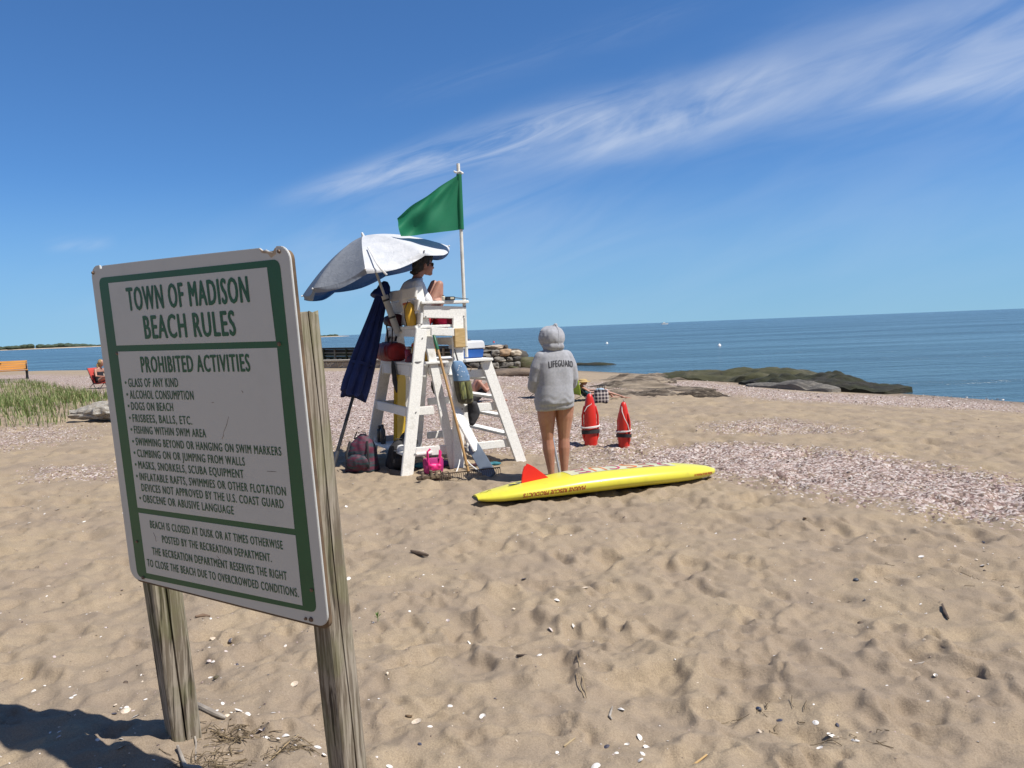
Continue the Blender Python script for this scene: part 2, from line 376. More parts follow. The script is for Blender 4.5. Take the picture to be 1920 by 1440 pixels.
# ------------------------------------------------------------------ ground sheet
def build_ground():
    rr = [0.9]
    while rr[-1] < 62: rr.append(rr[-1]*1.0052)
    while rr[-1] < 3000: rr.append(rr[-1]*1.12)
    fine = np.arange(R(36), R(144), 0.0036); coarse = np.arange(R(147), R(396-3), R(3)); ang = np.concatenate([fine, coarse])
    rr = np.array(rr); A, Rr = np.meshgrid(ang, rr); X = Rr*np.cos(A); Y = Rr*np.sin(A)
    Z = height(X, Y); n, m = X.shape
    sh = shells_at(X, Y)
    V = np.stack([X, Y, Z], -1).reshape(-1, 3); V = np.vstack([V, [[0, 0, gz0(0, 0)]]])
    I = np.arange(n*m).reshape(n, m); J = np.roll(I, -1, axis=1)
    Q = np.stack([I[:-1], I[1:], J[1:], J[:-1]], -1).reshape(-1, 4)
    T = np.stack([I[0], J[0], np.full(m, n*m)], -1)
    me = bpy.data.meshes.new('sand')
    me.vertices.add(len(V)); me.vertices.foreach_set('co', V.astype(np.float32).ravel())
    L = np.concatenate([Q.ravel(), T.ravel()]); me.loops.add(len(L)); me.loops.foreach_set('vertex_index', L.astype(np.int32))
    st = np.concatenate([np.arange(len(Q))*4, len(Q)*4+np.arange(len(T))*3]); me.polygons.add(len(st))
    me.polygons.foreach_set('loop_start', st.astype(np.int32))
    me.update(calc_edges=True); me.validate()
    at = me.attributes.new('shell', 'FLOAT', 'POINT'); at.data.foreach_set('value', np.append(sh.ravel(), 0).astype(np.float32))
    wet = np.clip(1-(inland(X, Y)-0.2)/1.6, 0, 1); at = me.attributes.new('wet', 'FLOAT', 'POINT'); at.data.foreach_set('value', np.append(wet.ravel(), 0).astype(np.float32))
    me.polygons.foreach_set('use_smooth', [True]*len(me.polygons))
    m_, nt, b, out = new_mat('sand')
    tc = nt.n('ShaderNodeTexCoord'); v = tc.outputs['Object']
    big = nt.ramp(nt.noise(v, 0.9, 5, 0.6, 0.6), 0.36, 0.62)
    base = nt.mix(big, (0.435, 0.340, 0.226), (0.355, 0.280, 0.204))           # tan sand / mauve garnet streaks
    near = nt.ramp(nt.noise(nt.map(v, (1, 1, 1), (0, 0, 0), (7, 3, 0)), 2.6, 6, 0.65, 0.8), 0.44, 0.66)
    base = nt.mix(nt.math('MULTIPLY', near, 0.5), base, (0.25, 0.198, 0.156))
    gr = nt.noise(v, 420, 2, 0.7); base = nt.mix(nt.ramp(gr, 0.3, 0.72, 0, 0.5), base, (0.20, 0.155, 0.108))
    gr3 = nt.noise(v, 135, 3, 0.7); base = nt.mix(nt.ramp(gr3, 0.36, 0.66, 0.0, 0.62), base, (0.215, 0.165, 0.115)); gr2 = nt.noise(v, 900, 1, 0.5); base = nt.mix(nt.ramp(gr2, 0.63, 0.75, 0, 0.55), base, (0.55, 0.47, 0.37))
    med = nt.noise(v, 38, 4, 0.7); base = nt.mix(nt.ramp(med, 0.60, 0.72, 0, 0.35), base, (0.17, 0.13, 0.095))
    # shell litter
    sa = nt.n('ShaderNodeAttribute', attribute_name='shell'); wa = nt.n('ShaderNodeAttribute', attribute_name='wet')
    vo = nt.n('ShaderNodeTexVoronoi', feature='F1'); nt.set(vo, 'Vector', v); vo.inputs['Scale'].default_value = 44
    vr = nt.n('ShaderNodeValToRGB'); cr = vr.color_ramp; cr.interpolation = 'CONSTANT'
    nt.set(vr, 0, nt.n('ShaderNodeSeparateColor', ins={0: vo.outputs['Color']}).outputs[0])
    pal = [(0.0, (.12, .085, .075)), (0.15, (.28, .20, .17)), (0.33, (.41, .31, .285)), (0.5, (.25, .185, .15)), (0.62, (.52, .44, .41)), (0.8, (.17, .11, .105)), (0.90, (.60, .54, .50))]
    while len(cr.elements) < len(pal): cr.elements.new(0.5)
    for e, (p, c) in zip(cr.elements, pal): e.position = p; e.color = (*c, 1)
    patch = nt.noise(v, 1.3, 6, 0.7, 0.5); cell = nt.n('ShaderNodeSeparateColor', ins={0: vo.outputs['Color']}).outputs[1]
    dens = nt.math('MULTIPLY', sa.outputs['Fac'], nt.ramp(patch, 0.22, 0.55, 0.35, 1.12))
    on = nt.math('LESS_THAN', cell, dens)
    base = nt.mix(nt.math('MULTIPLY', on, 0.9), base, vr.outputs[0])
    base = nt.mix(nt.math('MULTIPLY', wa.outputs['Fac'], 0.55), base, (0.11, 0.085, 0.06))
    nt.set(b, 'Base Color', base); nt.set(b, 'Roughness', 0.92); b.inputs['Specular IOR Level'].default_value = 0.18
    bp = nt.n('ShaderNodeBump'); bp.inputs['Strength'].default_value = 0.75; bp.inputs['Distance'].default_value = 0.01
    hgt = nt.math('ADD', nt.math('ADD', nt.math('MULTIPLY', gr, 0.3), nt.math('MULTIPLY', gr3, 0.5)), nt.math('ADD', nt.math('MULTIPLY', med, 0.9), nt.math('MULTIPLY', nt.math('MULTIPLY', on, nt.math('SUBTRACT', 1.0, vo.outputs['Distance'])), 0.9)))
    nt.set(bp, 'Height', hgt); nt.set(b, 'Normal', bp.outputs[0])
    o = put('sand', me, m_); tag(o, kind='structure')
build_ground()

# ------------------------------------------------------------------ sea
def build_sea():
    m_, nt, b, out = new_mat('sea_water')
    tc = nt.n('ShaderNodeTexCoord'); v = tc.outputs['Object']
    nz1 = nt.noise(nt.map(v, (0.05, 0.20, 1), (0, 0, R(-12))), 1.0, 5, 0.6, 0.4)
    nz2 = nt.noise(nt.map(v, (0.35, 1.3, 1), (0, 0, R(-16))), 1.0, 5, 0.62, 0.3)
    nz3 = nt.noise(nt.map(v, (1.6, 4.2, 1), (0, 0, R(-8))), 1.0, 4, 0.6, 0.2)
    slick = nt.noise(nt.map(v, (0.018, 0.11, 1), (0, 0, R(-7))), 1.0, 6, 0.62, 0.6)
    nz0 = nt.noise(nt.map(v, (0.004, 0.02, 1), (0, 0, R(-5))), 1.0, 5, 0.6, 0.5)
    nt.set(b, 'Base Color', nt.mix(nt.ramp(nz0, 0.35, 0.65), (0.036, 0.074, 0.096), (0.048, 0.096, 0.12)))
    nt.set(b, 'Roughness', nt.ramp(slick, 0.36, 0.64, 0.13, 0.22)); b.inputs['IOR'].default_value = 1.33; b.inputs['Specular IOR Level'].default_value = 0.5
    bp = nt.n('ShaderNodeBump'); nt.set(bp, 'Strength', nt.ramp(slick, 0.36, 0.64, 0.5, 0.95)); bp.inputs['Distance'].default_value = 1.0
    h = nt.math('ADD', nt.math('MULTIPLY', nz1, 1.5), nt.math('ADD', nt.math('MULTIPLY', nz2, 0.42), nt.math('MULTIPLY', nz3, 0.10)))
    nt.set(bp, 'Height', h); nt.set(b, 'Normal', bp.outputs[0])
    rr = [0.0]+list(np.geomspace(5, 90000, 60)); an = np.linspace(0, 2*math.pi, 73)[:-1]
    P = [(0, 0, 0)]; F = []
    for r_ in rr[1:]: P += [(r_*math.cos(a), r_*math.sin(a), 0) for a in an]
    n = len(an)
    for j in range(n): F.append((0, 1+j, 1+(j+1) % n))
    for i in range(len(rr)-2):
        for j in range(n): F.append((1+i*n+j, 1+(i+1)*n+j, 1+(i+1)*n+(j+1) % n, 1+i*n+(j+1) % n))
    m = M(); m.add(P, F); o = m.obj('sea', m_, loc=(0, 0, SEA)); tag(o, kind='structure')
build_sea()
# ------------------------------------------------------------------ shared materials
WHITE = mat('white_paint', (0.80, 0.79, 0.75), 0.6, (0.56, 0.54, 0.48), 5, 0.56, 0.80, bump=0.4, bscale=34, bdist=0.004, fine=0.09)
def grained(name, c1, c2, crack, green=0.0):
    m, nt, b, out = new_mat(name); tc = nt.n('ShaderNodeTexCoord'); v = tc.outputs['Object']
    wv = nt.noise(nt.map(v, (1, 1, 0.22)), 6, 3, 0.5); vv = nt.n('ShaderNodeVectorMath', operation='ADD'); nt.set(vv, 0, nt.map(v, (1, 1, 0.045)))
    sc = nt.n('ShaderNodeVectorMath', operation='SCALE'); nt.set(sc, 0, nt.n('ShaderNodeCombineXYZ', ins={0: wv, 1: wv}).outputs[0]); sc.inputs['Scale'].default_value = 0.05
    nt.set(vv, 1, sc.outputs[0])
    g = nt.noise(vv.outputs[0], 62, 5, 0.68); g2 = nt.noise(vv.outputs[0], 22, 4, 0.6)
    c = nt.mix(nt.ramp(g, 0.40, 0.60), c1, c2)
    c = nt.mix(nt.ramp(g2, 0.585, 0.63, 0, 0.9), c, crack)
    kn = nt.n('ShaderNodeTexVoronoi'); nt.set(kn, 'Vector', nt.map(v, (1, 1, 0.62))); kn.inputs['Scale'].default_value = 3.6
    c = nt.mix(nt.ramp(kn.outputs['Distance'], 0.05, 0.13, 0.85, 0), c, tuple(x*0.5 for x in c1))
    if green: c = nt.mix(nt.ramp(nt.noise(v, 5, 4, 0.6), 0.42, 0.62, 0, green), c, (0.16, 0.17, 0.07))
    nt.set(b, 'Base Color', c); nt.set(b, 'Roughness', 0.85); b.inputs['Specular IOR Level'].default_value = 0.2
    bp = nt.n('ShaderNodeBump'); bp.inputs['Strength'].default_value = 0.7; bp.inputs['Distance'].default_value = 0.006
    nt.set(bp, 'Height', nt.math('SUBTRACT', g, nt.ramp(g2, 0.6, 0.68, 0, 1.2))); nt.set(b, 'Normal', bp.outputs[0])
    return m
POSTW = grained('weathered_post', (0.34, 0.295, 0.235), (0.14, 0.113, 0.082), (0.045, 0.034, 0.024), 0.35)
BACKW = mat('plywood_edge', (0.16, 0.105, 0.06), 0.9, (0.08, 0.055, 0.035), 9)
SIGNW = mat('sign_white', (0.52, 0.525, 0.51), 0.45, (0.47, 0.475, 0.46), 5, 0.5, 0.8)
SIGNG = mat('sign_green', (0.005, 0.092, 0.032), 0.42, (0.006, 0.080, 0.030), 4)
RUST = mat('rusty_bolt', (0.20, 0.12, 0.07), 0.6, (0.08, 0.06, 0.05), 60)
CHIP = mat('bare_core', (0.50, 0.40, 0.29), 0.85, (0.33, 0.25, 0.18), 30)
# ------------------------------------------------------------------ the rules sign
def build_sign():
    Q0 = np.array([-1.5722, 2.9251, 1.9567]); Uv = np.array([0.85156, -0.52404, -0.01491]); Vv = np.array([0.03579, 0.03351, -0.99901])
    Nn = np.cross(Uv, Vv); Nn /= np.linalg.norm(Nn); Nn = -Nn            # towards the reader
    if Nn[1] > 0: Nn = -Nn
    base = np.array([-1.05, 2.72, 0.0])
    t = thing('beach_rules_sign', base, 0, 'tall white and green beach rules sign on two weathered wooden posts in the foreground', 'sign')
    O = Q0-base
    def rr(u0, v0, u1, v1, r_, n=7):
        P = []
        for cx, cy, a0 in ((u0+r_, v0+r_, 180), (u1-r_, v0+r_, 270), (u1-r_, v1-r_, 0), (u0+r_, v1-r_, 90)):
            P += [(cx+r_*math.cos(R(a0+90*i/n)), cy+r_*math.sin(R(a0+90*i/n))) for i in range(n+1)]
        return P
    W_, H_ = 1.067, 1.219
    P = rr(0, 0, W_, H_, 0.045)
    # broken bits out of the top and left edges
    k = max(i for i, p in enumerate(P[:8])); top = [(0.060, 0.0), (0.063, 0.012), (0.072, 0.014), (0.076, 0.003), (0.30, 0.001), (0.60, 0.0), (0.935, 0.0), (0.947, 0.009), (0.962, 0.007), (0.975, 0.013), (0.992, 0.016), (1.006, 0.010), (1.010, 0.0)]
    P = P[:8]+top+P[8:]
    m = M(); m.slab(P, Uv, Vv, Nn, O, -0.008, 0.0); pan = m.obj('panel', SIGNW, t, bevel=0.0015)
    m = M(); m.slab([(u, v+0.0) for u, v in rr(0.012, 0.012, W_-0.006, H_+0.012, 0.03)], Uv, Vv, Nn, O, -0.026, -0.0095); m.obj('backing_board', BACKW, t, bevel=0.001)
    m = M(); m.slab([(0.935, 0.002), (0.950, 0.010), (0.972, 0.014), (0.993, 0.018), (1.008, 0.004), (1.008, 0.024), (0.985, 0.034), (0.972, 0.020), (0.945, 0.016)], Uv, Vv, Nn, O, -0.0075, 0.0006)
    m.obj('chipped_edge', CHIP, pan)
    def sl(u, v): return (u, v)
    # green field with the tilt of the print
    def rquad(a, b, c, d, r_=0.03, n=6):
        pts = [np.array(q, float) for q in (a, b, c, d)]; out = []
        for i in range(4):
            p, pr, nx = pts[i], pts[i-1], pts[(i+1) % 4]; e1 = (pr-p)/np.linalg.norm(pr-p); e2 = (nx-p)/np.linalg.norm(nx-p)
            s0, s1 = p+e1*r_, p+e2*r_
            for j in range(n+1):
                q = j/n; out.append(tuple((1-q)**2*s0+2*q*(1-q)*p+q*q*s1))
        return out
    m = M(); m.slab(rquad((0.046, 0.047), (1.021, 0.040), (1.021, 1.176), (0.046, 1.205)), Uv, Vv, Nn, O, -0.004, 0.0012); m.obj('green_border', SIGNG, pan)
    fields = [((0.106, 0.069), (0.963, 0.062), (0.968, 0.293), (0.107, 0.301)), ((0.110, 0.324), (0.970, 0.314), (0.961, 0.903), (0.108, 0.922)), ((0.110, 0.942), (0.962, 0.924), (0.960, 1.161), (0.111, 1.180))]
    for f in fields:
        m = M(); m.slab(f, Uv, Vv, Nn, O, -0.004, 0.0022); m.obj('white_field', SIGNW, pan)
    rows = [("TOWN OF MADISON", 0.212, 0.174, 0.866, 0.166, 0.081, 0), ("BEACH RULES", 0.293, 0.277, 0.784, 0.272, 0.080, 0), ("PROHIBITED ACTIVITIES", 0.246, 0.400, 0.834, 0.390, 0.056, 0),
      ("GLASS OF ANY KIND", 0.153, 0.456, 0.448, 0.450, 0.0315, 1), ("ALCOHOL CONSUMPTION", 0.153, 0.500, 0.526, 0.493, 0.031, 1), ("DOGS ON BEACH", 0.152, 0.543, 0.403, 0.538, 0.0295, 1),
      ("FRISBEES, BALLS, ETC.", 0.151, 0.588, 0.501, 0.582, 0.029, 1), ("FISHING WITHIN SWIM AREA", 0.151, 0.632, 0.569, 0.624, 0.0285, 1), ("SWIMMING BEYOND OR HANGING ON SWIM MARKERS", 0.152, 0.677, 0.938, 0.663, 0.0285, 1),
      ("CLIMBING ON OR JUMPING FROM WALLS", 0.152, 0.721, 0.755, 0.710, 0.0285, 1), ("MASKS, SNORKELS, SCUBA EQUIPMENT", 0.150, 0.766, 0.742, 0.754, 0.0285, 1), ("INFLATABLE RAFTS, SWIMMIES OR OTHER FLOTATION", 0.148, 0.811, 0.939, 0.795, 0.0285, 1),
      ("DEVICES NOT APPROVED BY THE U.S. COAST GUARD", 0.151, 0.853, 0.922, 0.839, 0.0285, 0), ("OBSCENE OR ABUSIVE LANGUAGE", 0.151, 0.896, 0.669, 0.887, 0.0285, 1),
      ("BEACH IS CLOSED AT DUSK OR AT TIMES OTHERWISE", 0.176, 0.993, 0.896, 0.980, 0.0285, 0), ("POSTED BY THE RECREATION DEPARTMENT.", 0.240, 1.043, 0.835, 1.032, 0.028, 0),
      ("THE RECREATION DEPARTMENT RESERVES THE RIGHT", 0.168, 1.099, 0.900, 1.085, 0.029, 0), ("TO CLOSE THE BEACH DUE TO OVERCROWDED CONDITIONS.", 0.126, 1.151, 0.947, 1.135, 0.029, 0)]
    for body, u0, v0, u1, v1, cap, bullet in rows:
        vv, ff = text_mesh(body, spread=1.16); x0, x1 = vv[:, 0].min(), vv[:, 0].max()
        ex = (np.array([u1-u0, v1-v0]))/(x1-x0); m = M(); fat = cap*(0.040 if cap > 0.05 else 0.024)
        for sh_, dv_, lift in ((-fat, 0, 0.0030), (0, fat*.5, 0.0032), (0, -fat*.5, 0.0036), (fat, 0, 0.0034)):
            pts = []
            for x, y, _ in vv:
                q = np.array([u0+sh_, v0+dv_])+ex*(x-x0)-np.array([0, 1])*y*cap/CAP
                pts.append(O+Uv*q[0]+Vv*q[1]+Nn*lift)
            m.add(pts, ff)
        if bullet:
            cu, cv_ = u0-0.017, v0-cap*0.5; m.add([O+Uv*(cu+0.0052*math.cos(a))+Vv*(cv_+0.0052*math.sin(a))+Nn*0.0032 for a in [2*math.pi*i/12 for i in range(12)]], [tuple(range(12))])
        m.obj('lettering', SIGNG, pan, fixn=False)
    for u, v, r_ in [(0.981, 0.302, .008), (0.105, 0.331, .007), (0.016, 0.026, .007), (1.024, 0.017, .007), (0.084, 1.203, .008), (0.992, 1.203, .009), (0.968, 1.205, .006), (1.01, 1.10, .007), (0.075, 1.06, .006)]:
        c = O+Uv*u+Vv*v; m = M(); m.tube([c+Nn*0.0, c+Nn*0.006], [r_, r_*0.7], 10, up=Uv); m.obj('bolt', RUST, t, smooth=True)
    # scratches in the print
    sc = [(0.665, 0.60), (0.70, 0.545)], [(0.652, 0.625), (0.664, 0.601)], [(0.86, 0.72), (0.905, 0.718)], [(0.19, 1.01), (0.20, 1.045)], [(0.55, 1.05), (0.575, 1.075)], [(0.78, 0.455), (0.785, 0.463)], [(0.62, 0.50), (0.632, 0.498)]
    for (a, b_), (c_, d_) in sc:
        p = O+Uv*a+Vv*b_+Nn*0.0024; q = O+Uv*c_+Vv*d_+Nn*0.0024; m = M(); m.tube([p, (p+q)/2+Uv*0.003, q], [0.0006, 0.0009, 0.0004], 5); m.obj('scratch', RUST, pan)
    # posts: square timbers, checked and slightly twisted
    Bk = -Nn; Bk = np.array([Bk[0], Bk[1], 0]); Bk /= np.linalg.norm(Bk); Uh = np.array([Uv[0], Uv[1], 0]); Uh /= np.linalg.norm(Uh)
    def post(u_r, z_top, wd, dp, seed, twist):
        rings = []; r_ = random.Random(seed); ph = r_.uniform(0, 6)
        zs = np.linspace(-0.35, z_top, 26)
        for z in zs:
            v = (Q0[2]-z); p = Q0+Uv*u_r+Vv*v; p = np.array([p[0], p[1], z])-base+Bk*0.028
            th = twist*(1-max(z, 0)/z_top); wob = 0.004*math.sin(z*6+ph)
            a = Uh*math.cos(th)+Bk*math.sin(th); b_ = -Uh*math.sin(th)+Bk*math.cos(th)
            w2 = wd+wob; bev = 0.008
            poly = [(-w2+bev, 0), (-bev, 0), (0, bev), (0.003+wob, dp*.40), (-0.016+wob, dp*.43+.004*math.sin(z*9+ph)), (.002+wob, dp*.47), (0, dp-bev), (-bev, dp), (-w2+bev, dp), (-w2, dp-bev), (-w2, dp*.5), (-w2, bev)]
            rings.append([p+a*x+b_*y for x, y in poly])
        rings[-1] = [q+np.array([0, 0, 0.01*math.sin(3*i)]) for i, q in enumerate(rings[-1])]
        m = M(); m.loft(rings); m.obj('post', POSTW, t, smooth=True, angle=25)
    post(0.092, 1.66, 0.118, 0.112, 1, -0.38)
    post(1.048, 1.735, 0.100, 0.092, 2, -0.16)
build_sign()
# ------------------------------------------------------------------ figures
def hand_parts(m, wrist, dirv, palm_n, s=1.0, curl=0.6, side=1):
    """palm, four unequal curled fingers, thumb from the side of the palm"""
    d, a, n = np.array(dirv, float), None, np.array(palm_n, float); d /= np.linalg.norm(d); n = n-d*(n@d); n /= np.linalg.norm(n); a = np.cross(d, n)*side
    w_ = np.array(wrist, float)
    m.tube([w_, w_+d*.045*s, w_+d*.085*s], [.030*s, .040*s, .038*s], 10, round_=True, flat=0.45, up=n)
    for k, ln in enumerate((.068, .078, .072, .056)):
        p = w_+d*.085*s+a*(-.030+.020*k)*s; pts = [p]; ang = 0.15
        for j, f in enumerate((.45, .32, .23)):
            ang += curl*(0.9, 1.0, 0.7)[j]; pts.append(pts[-1]+(d*math.cos(ang)+n*math.sin(ang))*ln*f*s)
        m.tube(pts, [.0095*s, .009*s, .0085*s, .0075*s], 7, round_=True)
    p = w_+d*.025*s-a*.032*s
    m.tube([p, p+(d*.6-a*.7+n*.25)*.035*s, p+(d*.95-a*.55+n*.6)*.062*s], [.012*s, .0105*s, .0085*s], 7, round_=True)
def foot_parts(m, ankle, toe_dir, s=1.0):
    a = np.array(ankle, float); t = np.array(toe_dir, float); t /= np.linalg.norm(t); u = np.array([0, 0, 1.0]); sd_ = np.cross(t, u)
    g = a-u*.07*s
    m.tube([g-t*.045*s+u*.03*s, g+t*.03*s+u*.04*s, g+t*.11*s+u*.022*s, g+t*.165*s+u*.014*s], [.034*s, .040*s, .040*s, .03*s], 10, round_=True, flat=.75)
    for k in range(5):
        p = g+t*(.165-.009*k)*s+sd_*(.026-.014*k)*s+u*.012*s; m.tube([p, p+t*(.032-.003*k)*s-u*.003*s], [(.0125 if k == 0 else .009)*s]*2, 7, round_=True)
def head_parts(m, c, fwd_, up, s=1.0, ear=True):
    """skull, jaw, brow, nose, lips, ears; fwd_ is where the face looks"""
    c = np.array(c, float); f = np.array(fwd_, float); f /= np.linalg.norm(f); u = np.array(up, float); u = u-f*(u@f); u /= np.linalg.norm(u); l = np.cross(u, f)
    rot = Matrix((tuple(f), tuple(l), tuple(u))).transposed()
    E_ = lambda x, y, z, rx, ry, rz: m.ell(c+(f*x+l*y+u*z)*s, (rx*s, ry*s, rz*s), 14, 9, rot)
    E_(-.012, 0, .035, .098, .077, .088); E_(.030, 0, -.03, .066, .060, .080); E_(.062, 0, -.088, .032, .036, .026)
    E_(.078, 0, .022, .022, .050, .012); E_(.094, 0, -.022, .020, .015, .018); E_(.086, 0, .0, .014, .010, .028)
    E_(.083, 0, -.053, .014, .024, .007); E_(.081, 0, -.066, .014, .022, .008)
    E_(.062, .034, -.02, .026, .02, .022); E_(.062, -.034, -.02, .026, .02, .022)
    if ear:
        for y in (-.078, .078): E_(-.008, y, -.012, .018, .008, .030)
    return f, l, u
def limb(m, pts, rad, n=12): m.tube(pts, rad, n, round_=True)
def lerp(a, b, t): return np.array(a, float)*(1-t)+np.array(b, float)*t
def leg(m, hip, knee, ankle, toe, s=1.0, k=1.0):
    hip, knee, ankle = map(lambda q: np.array(q, float), (hip, knee, ankle)); back = np.cross(np.cross(knee-hip, ankle-knee+np.array([0, 1e-4, 0])), ankle-knee)
    limb(m, [hip, lerp(hip, knee, .35), lerp(hip, knee, .75), knee], [.088*s*k, .082*s*k, .062*s*k, .053*s*k])
    limb(m, [knee, lerp(knee, ankle, .28), lerp(knee, ankle, .6), lerp(knee, ankle, .9), ankle], [.052*s*k, .056*s*k, .044*s*k, .032*s*k, .034*s])
    foot_parts(m, ankle, toe, s)
def arm(m, sh, el, wr, s=1.0, k=1.0, hand=None):
    limb(m, [sh, lerp(sh, el, .5), el], [.052*s*k, .046*s*k, .038*s*k]); limb(m, [el, lerp(el, wr, .3), wr], [.037*s*k, .038*s*k, .025*s*k])
    if hand: hand_parts(m, wr, *hand)
SKIN = mat('skin', (0.43, 0.215, 0.14), 0.5, (0.36, 0.165, 0.105), 7, bump=0.06, bscale=60, bdist=0.003, Subsurface_Weight=0.08)
SKIN2 = mat('sunburnt_skin', (0.42, 0.22, 0.155), 0.5, (0.36, 0.17, 0.12), 7, Subsurface_Weight=0.08)
HAIRD = mat('dark_hair', (0.016, 0.012, 0.010), 0.5, (0.03, 0.022, 0.016), 30, stretch=(1, 1, 4), bump=0.8, bscale=60, bdist=0.01)
BLOND = mat('blond_hair', (0.42, 0.29, 0.13), 0.5, (0.25, 0.16, 0.07), 30, bump=0.6, bscale=60, bdist=0.01)
BLACK = mat('black_plastic', (0.018, 0.018, 0.02), 0.4, (0.03, 0.03, 0.033), 9)
BLACKC = mat('black_cloth', (0.02, 0.02, 0.023), 0.85, (0.035, 0.033, 0.035), 12, bump=0.3)
def cloth_noise(a, seed, sc=6.0):
    def f(p): return a*(mnoise.noise(Vector((p[0]*sc+seed, p[1]*sc, p[2]*sc*.55)))+0.5*mnoise.noise(Vector((p[0]*sc*2.4, p[1]*sc*2.4+seed, p[2]*sc*1.3))))
    return f
HOODIE = mat('grey_fleece', (0.33, 0.333, 0.36), 0.9, (0.285, 0.29, 0.31), 40, bump=0.35, bscale=260, bdist=0.003, Sheen_Weight=0.2, fine=0.06)

_n1 = cloth_noise(0.012, 3, 5.0)
def hoodie_folds(p):
    # slack cloth: soft dents, drapes falling from the shoulders, creases bunching above the hem band
    k = max(0, min(1, (1.38-p[2])/.3)); hem = math.exp(-((p[2]-.92)/.06)**2)
    return _n1(p)+.007*k*math.sin(26*p[0]+9*p[1]+3*mnoise.noise(Vector((p[0]*3, p[1]*3, p[2]*2))))*(.4+.6*mnoise.noise(Vector((p[0]*6, 1, p[2]*3))))+.0025*hem*math.sin(70*p[2]+6*mnoise.noise(Vector((p[0]*9, p[1]*9, 0))))
def lifeguard_standing():
    px = G(1046, 898)
    P = thing_body = None
    m = M()
    # body in its own axes: x right, y forward (away from the reader), z up
    hipL, hipR = (-.085, 0, .86), (.085, 0, .86)
    leg(m, (-.104, 0, .84), (-.093, .02, .47), (-.072, -.005, .075), (-.10, 1, 0), 1.0, 1.17); leg(m, (.104, 0, .84), (.090, .015, .47), (.070, -.02, .075), (.16, 1, 0), 1.0, 1.17)
    m.loft([[(x*math.cos(a), y*math.sin(a)-.01, z) for a in np.linspace(0, 2*math.pi, 25)[:-1]] for z, x, y in ((.865, .10, .08), (.88, .15, .105), (.92, .178, .125), (1.02, .145, .10), (1.12, .135, .095), (1.28, .165, .105), (1.40, .15, .085), (1.45, .07, .06))])
    limb(m, [(0, 0, 1.42), (0.01, .03, 1.53)], [.052, .05])
    head_parts(m, (0.012, .045, 1.60), (-.05, 1, -.18), (0.10, .1, 1))
    wL, wR = (-.06, .25, 1.03), (.04, .25, 1.015)
    arm(m, (-.155, 0, 1.38), (-.215, .03, 1.10), wL, 1, 1, ((.6, .75, -.1), (.4, -.1, -.8), 1.0, 1.2, 1)); arm(m, (.155, 0, 1.38), (.215, .03, 1.10), wR, 1, 1, ((-.6, .75, -.1), (-.4, -.1, -.8), 1.0, 1.2, -1))
    body = fuse(m, 'person', SKIN, None, 0.0065, 3)
    body.location = (px[0], px[1], gz0(px[0], px[1])-0.01); body.rotation_euler = (0, 0, R(17)); body.scale = (1.0, 1.0, .948)
    tag(body, 'person in a grey hooded sweatshirt standing barelegged behind the yellow board, back to the viewer', 'person')
    m = M(); n = 32
    def ring(z, rx, ry, cx=0, cy=0, tilt=0): return [(cx+rx*math.copysign(abs(math.cos(a))**.85, math.cos(a)), cy+ry*math.copysign(abs(math.sin(a))**.85, math.sin(a)), z+tilt*math.cos(a)) for a in np.linspace(0, 2*math.pi, n+1)[:-1]]
    m.loft([ring(.805, .192, .140, 0, -.004, .014), ring(.82, .203, .152, 0, -.005, .014), ring(.86, .204, .155, 0, -.005, .014), ring(.88, .212, .168, 0, -.01, .010), ring(.95, .210, .166, 0, -.01), ring(1.08, .200, .155), ring(1.22, .203, .148), ring(1.33, .205, .136), ring(1.40, .180, .118), ring(1.445, .140, .10, 0, .0), ring(1.485, .09, .085, 0, .01)])
    for sx, w_ in ((-1, wL), (1, wR)):
        limb(m, [(sx*.135, 0, 1.385), (sx*.182, .0, 1.27), (sx*.212, .02, 1.14), (sx*.208, .06, 1.07)], [.080, .078, .073, .070], 14)
        limb(m, [(sx*.210, .05, 1.085), (sx*.16, .15, 1.05), tuple(lerp(w_, (sx*.16, .15, 1.05), .18))], [.070, .064, .050], 14)
    body_h = fuse(m, 'hoodie', HOODIE, body, 0.008, 5, hoodie_folds)
    # hood: a drooping pointed shell round the head, open in front
    m = M(); rot = Matrix.Rotation(R(-10), 3, 'X')
    m.ell((0.0, .035, 1.595), (.142, .145, .142), 20, 14); m.ell((0.0, -.005, 1.505), (.120, .105, .07), 18, 10); m.tube([(0.015, .03, 1.66), (.035, .01, 1.738)], [.100, .022], 12, round_=True)
    hd = fuse(m, 'hood', HOODIE, body_h, 0.007, 4, cloth_noise(0.013, 9, 10))
    m = M(); arc = [(0.030+.012*math.sin(3*t), .035-.148*math.sin(.35+t), 1.60+.152*math.cos(.35+t)) for t in np.linspace(0.0, 1.75, 12)]
    bv = BVHTree.FromPolygons([v.co for v in hd.data.vertices], [tuple(p.vertices) for p in hd.data.polygons])
    pts = []
    for p in arc:
        q = bv.find_nearest(Vector(p)); pts.append(q[0]+q[1]*.0015)
    m.tube(pts, .0035, 6); m.obj('seam', HOODIE, hd, smooth=True)
    # printed lettering wrapped on the back
    bv = BVHTree.FromPolygons([v.co for v in body_h.data.vertices], [tuple(p.vertices) for p in body_h.data.polygons])
    PRINT = mat('black_print', (0.03, 0.03, 0.036), 0.7)
    vv, ff = text_mesh('LIFEGUARD', spread=1.15); x0, x1, y1 = vv[:, 0].min(), vv[:, 0].max(), CAP
    bm = bmesh.new(); bvv = [bm.verts.new((a, b, 0)) for a, b, _ in vv]
    for f in ff:
        try: bm.faces.new([bvv[i] for i in f])
        except ValueError: pass
    bmesh.ops.triangulate(bm, faces=bm.faces)
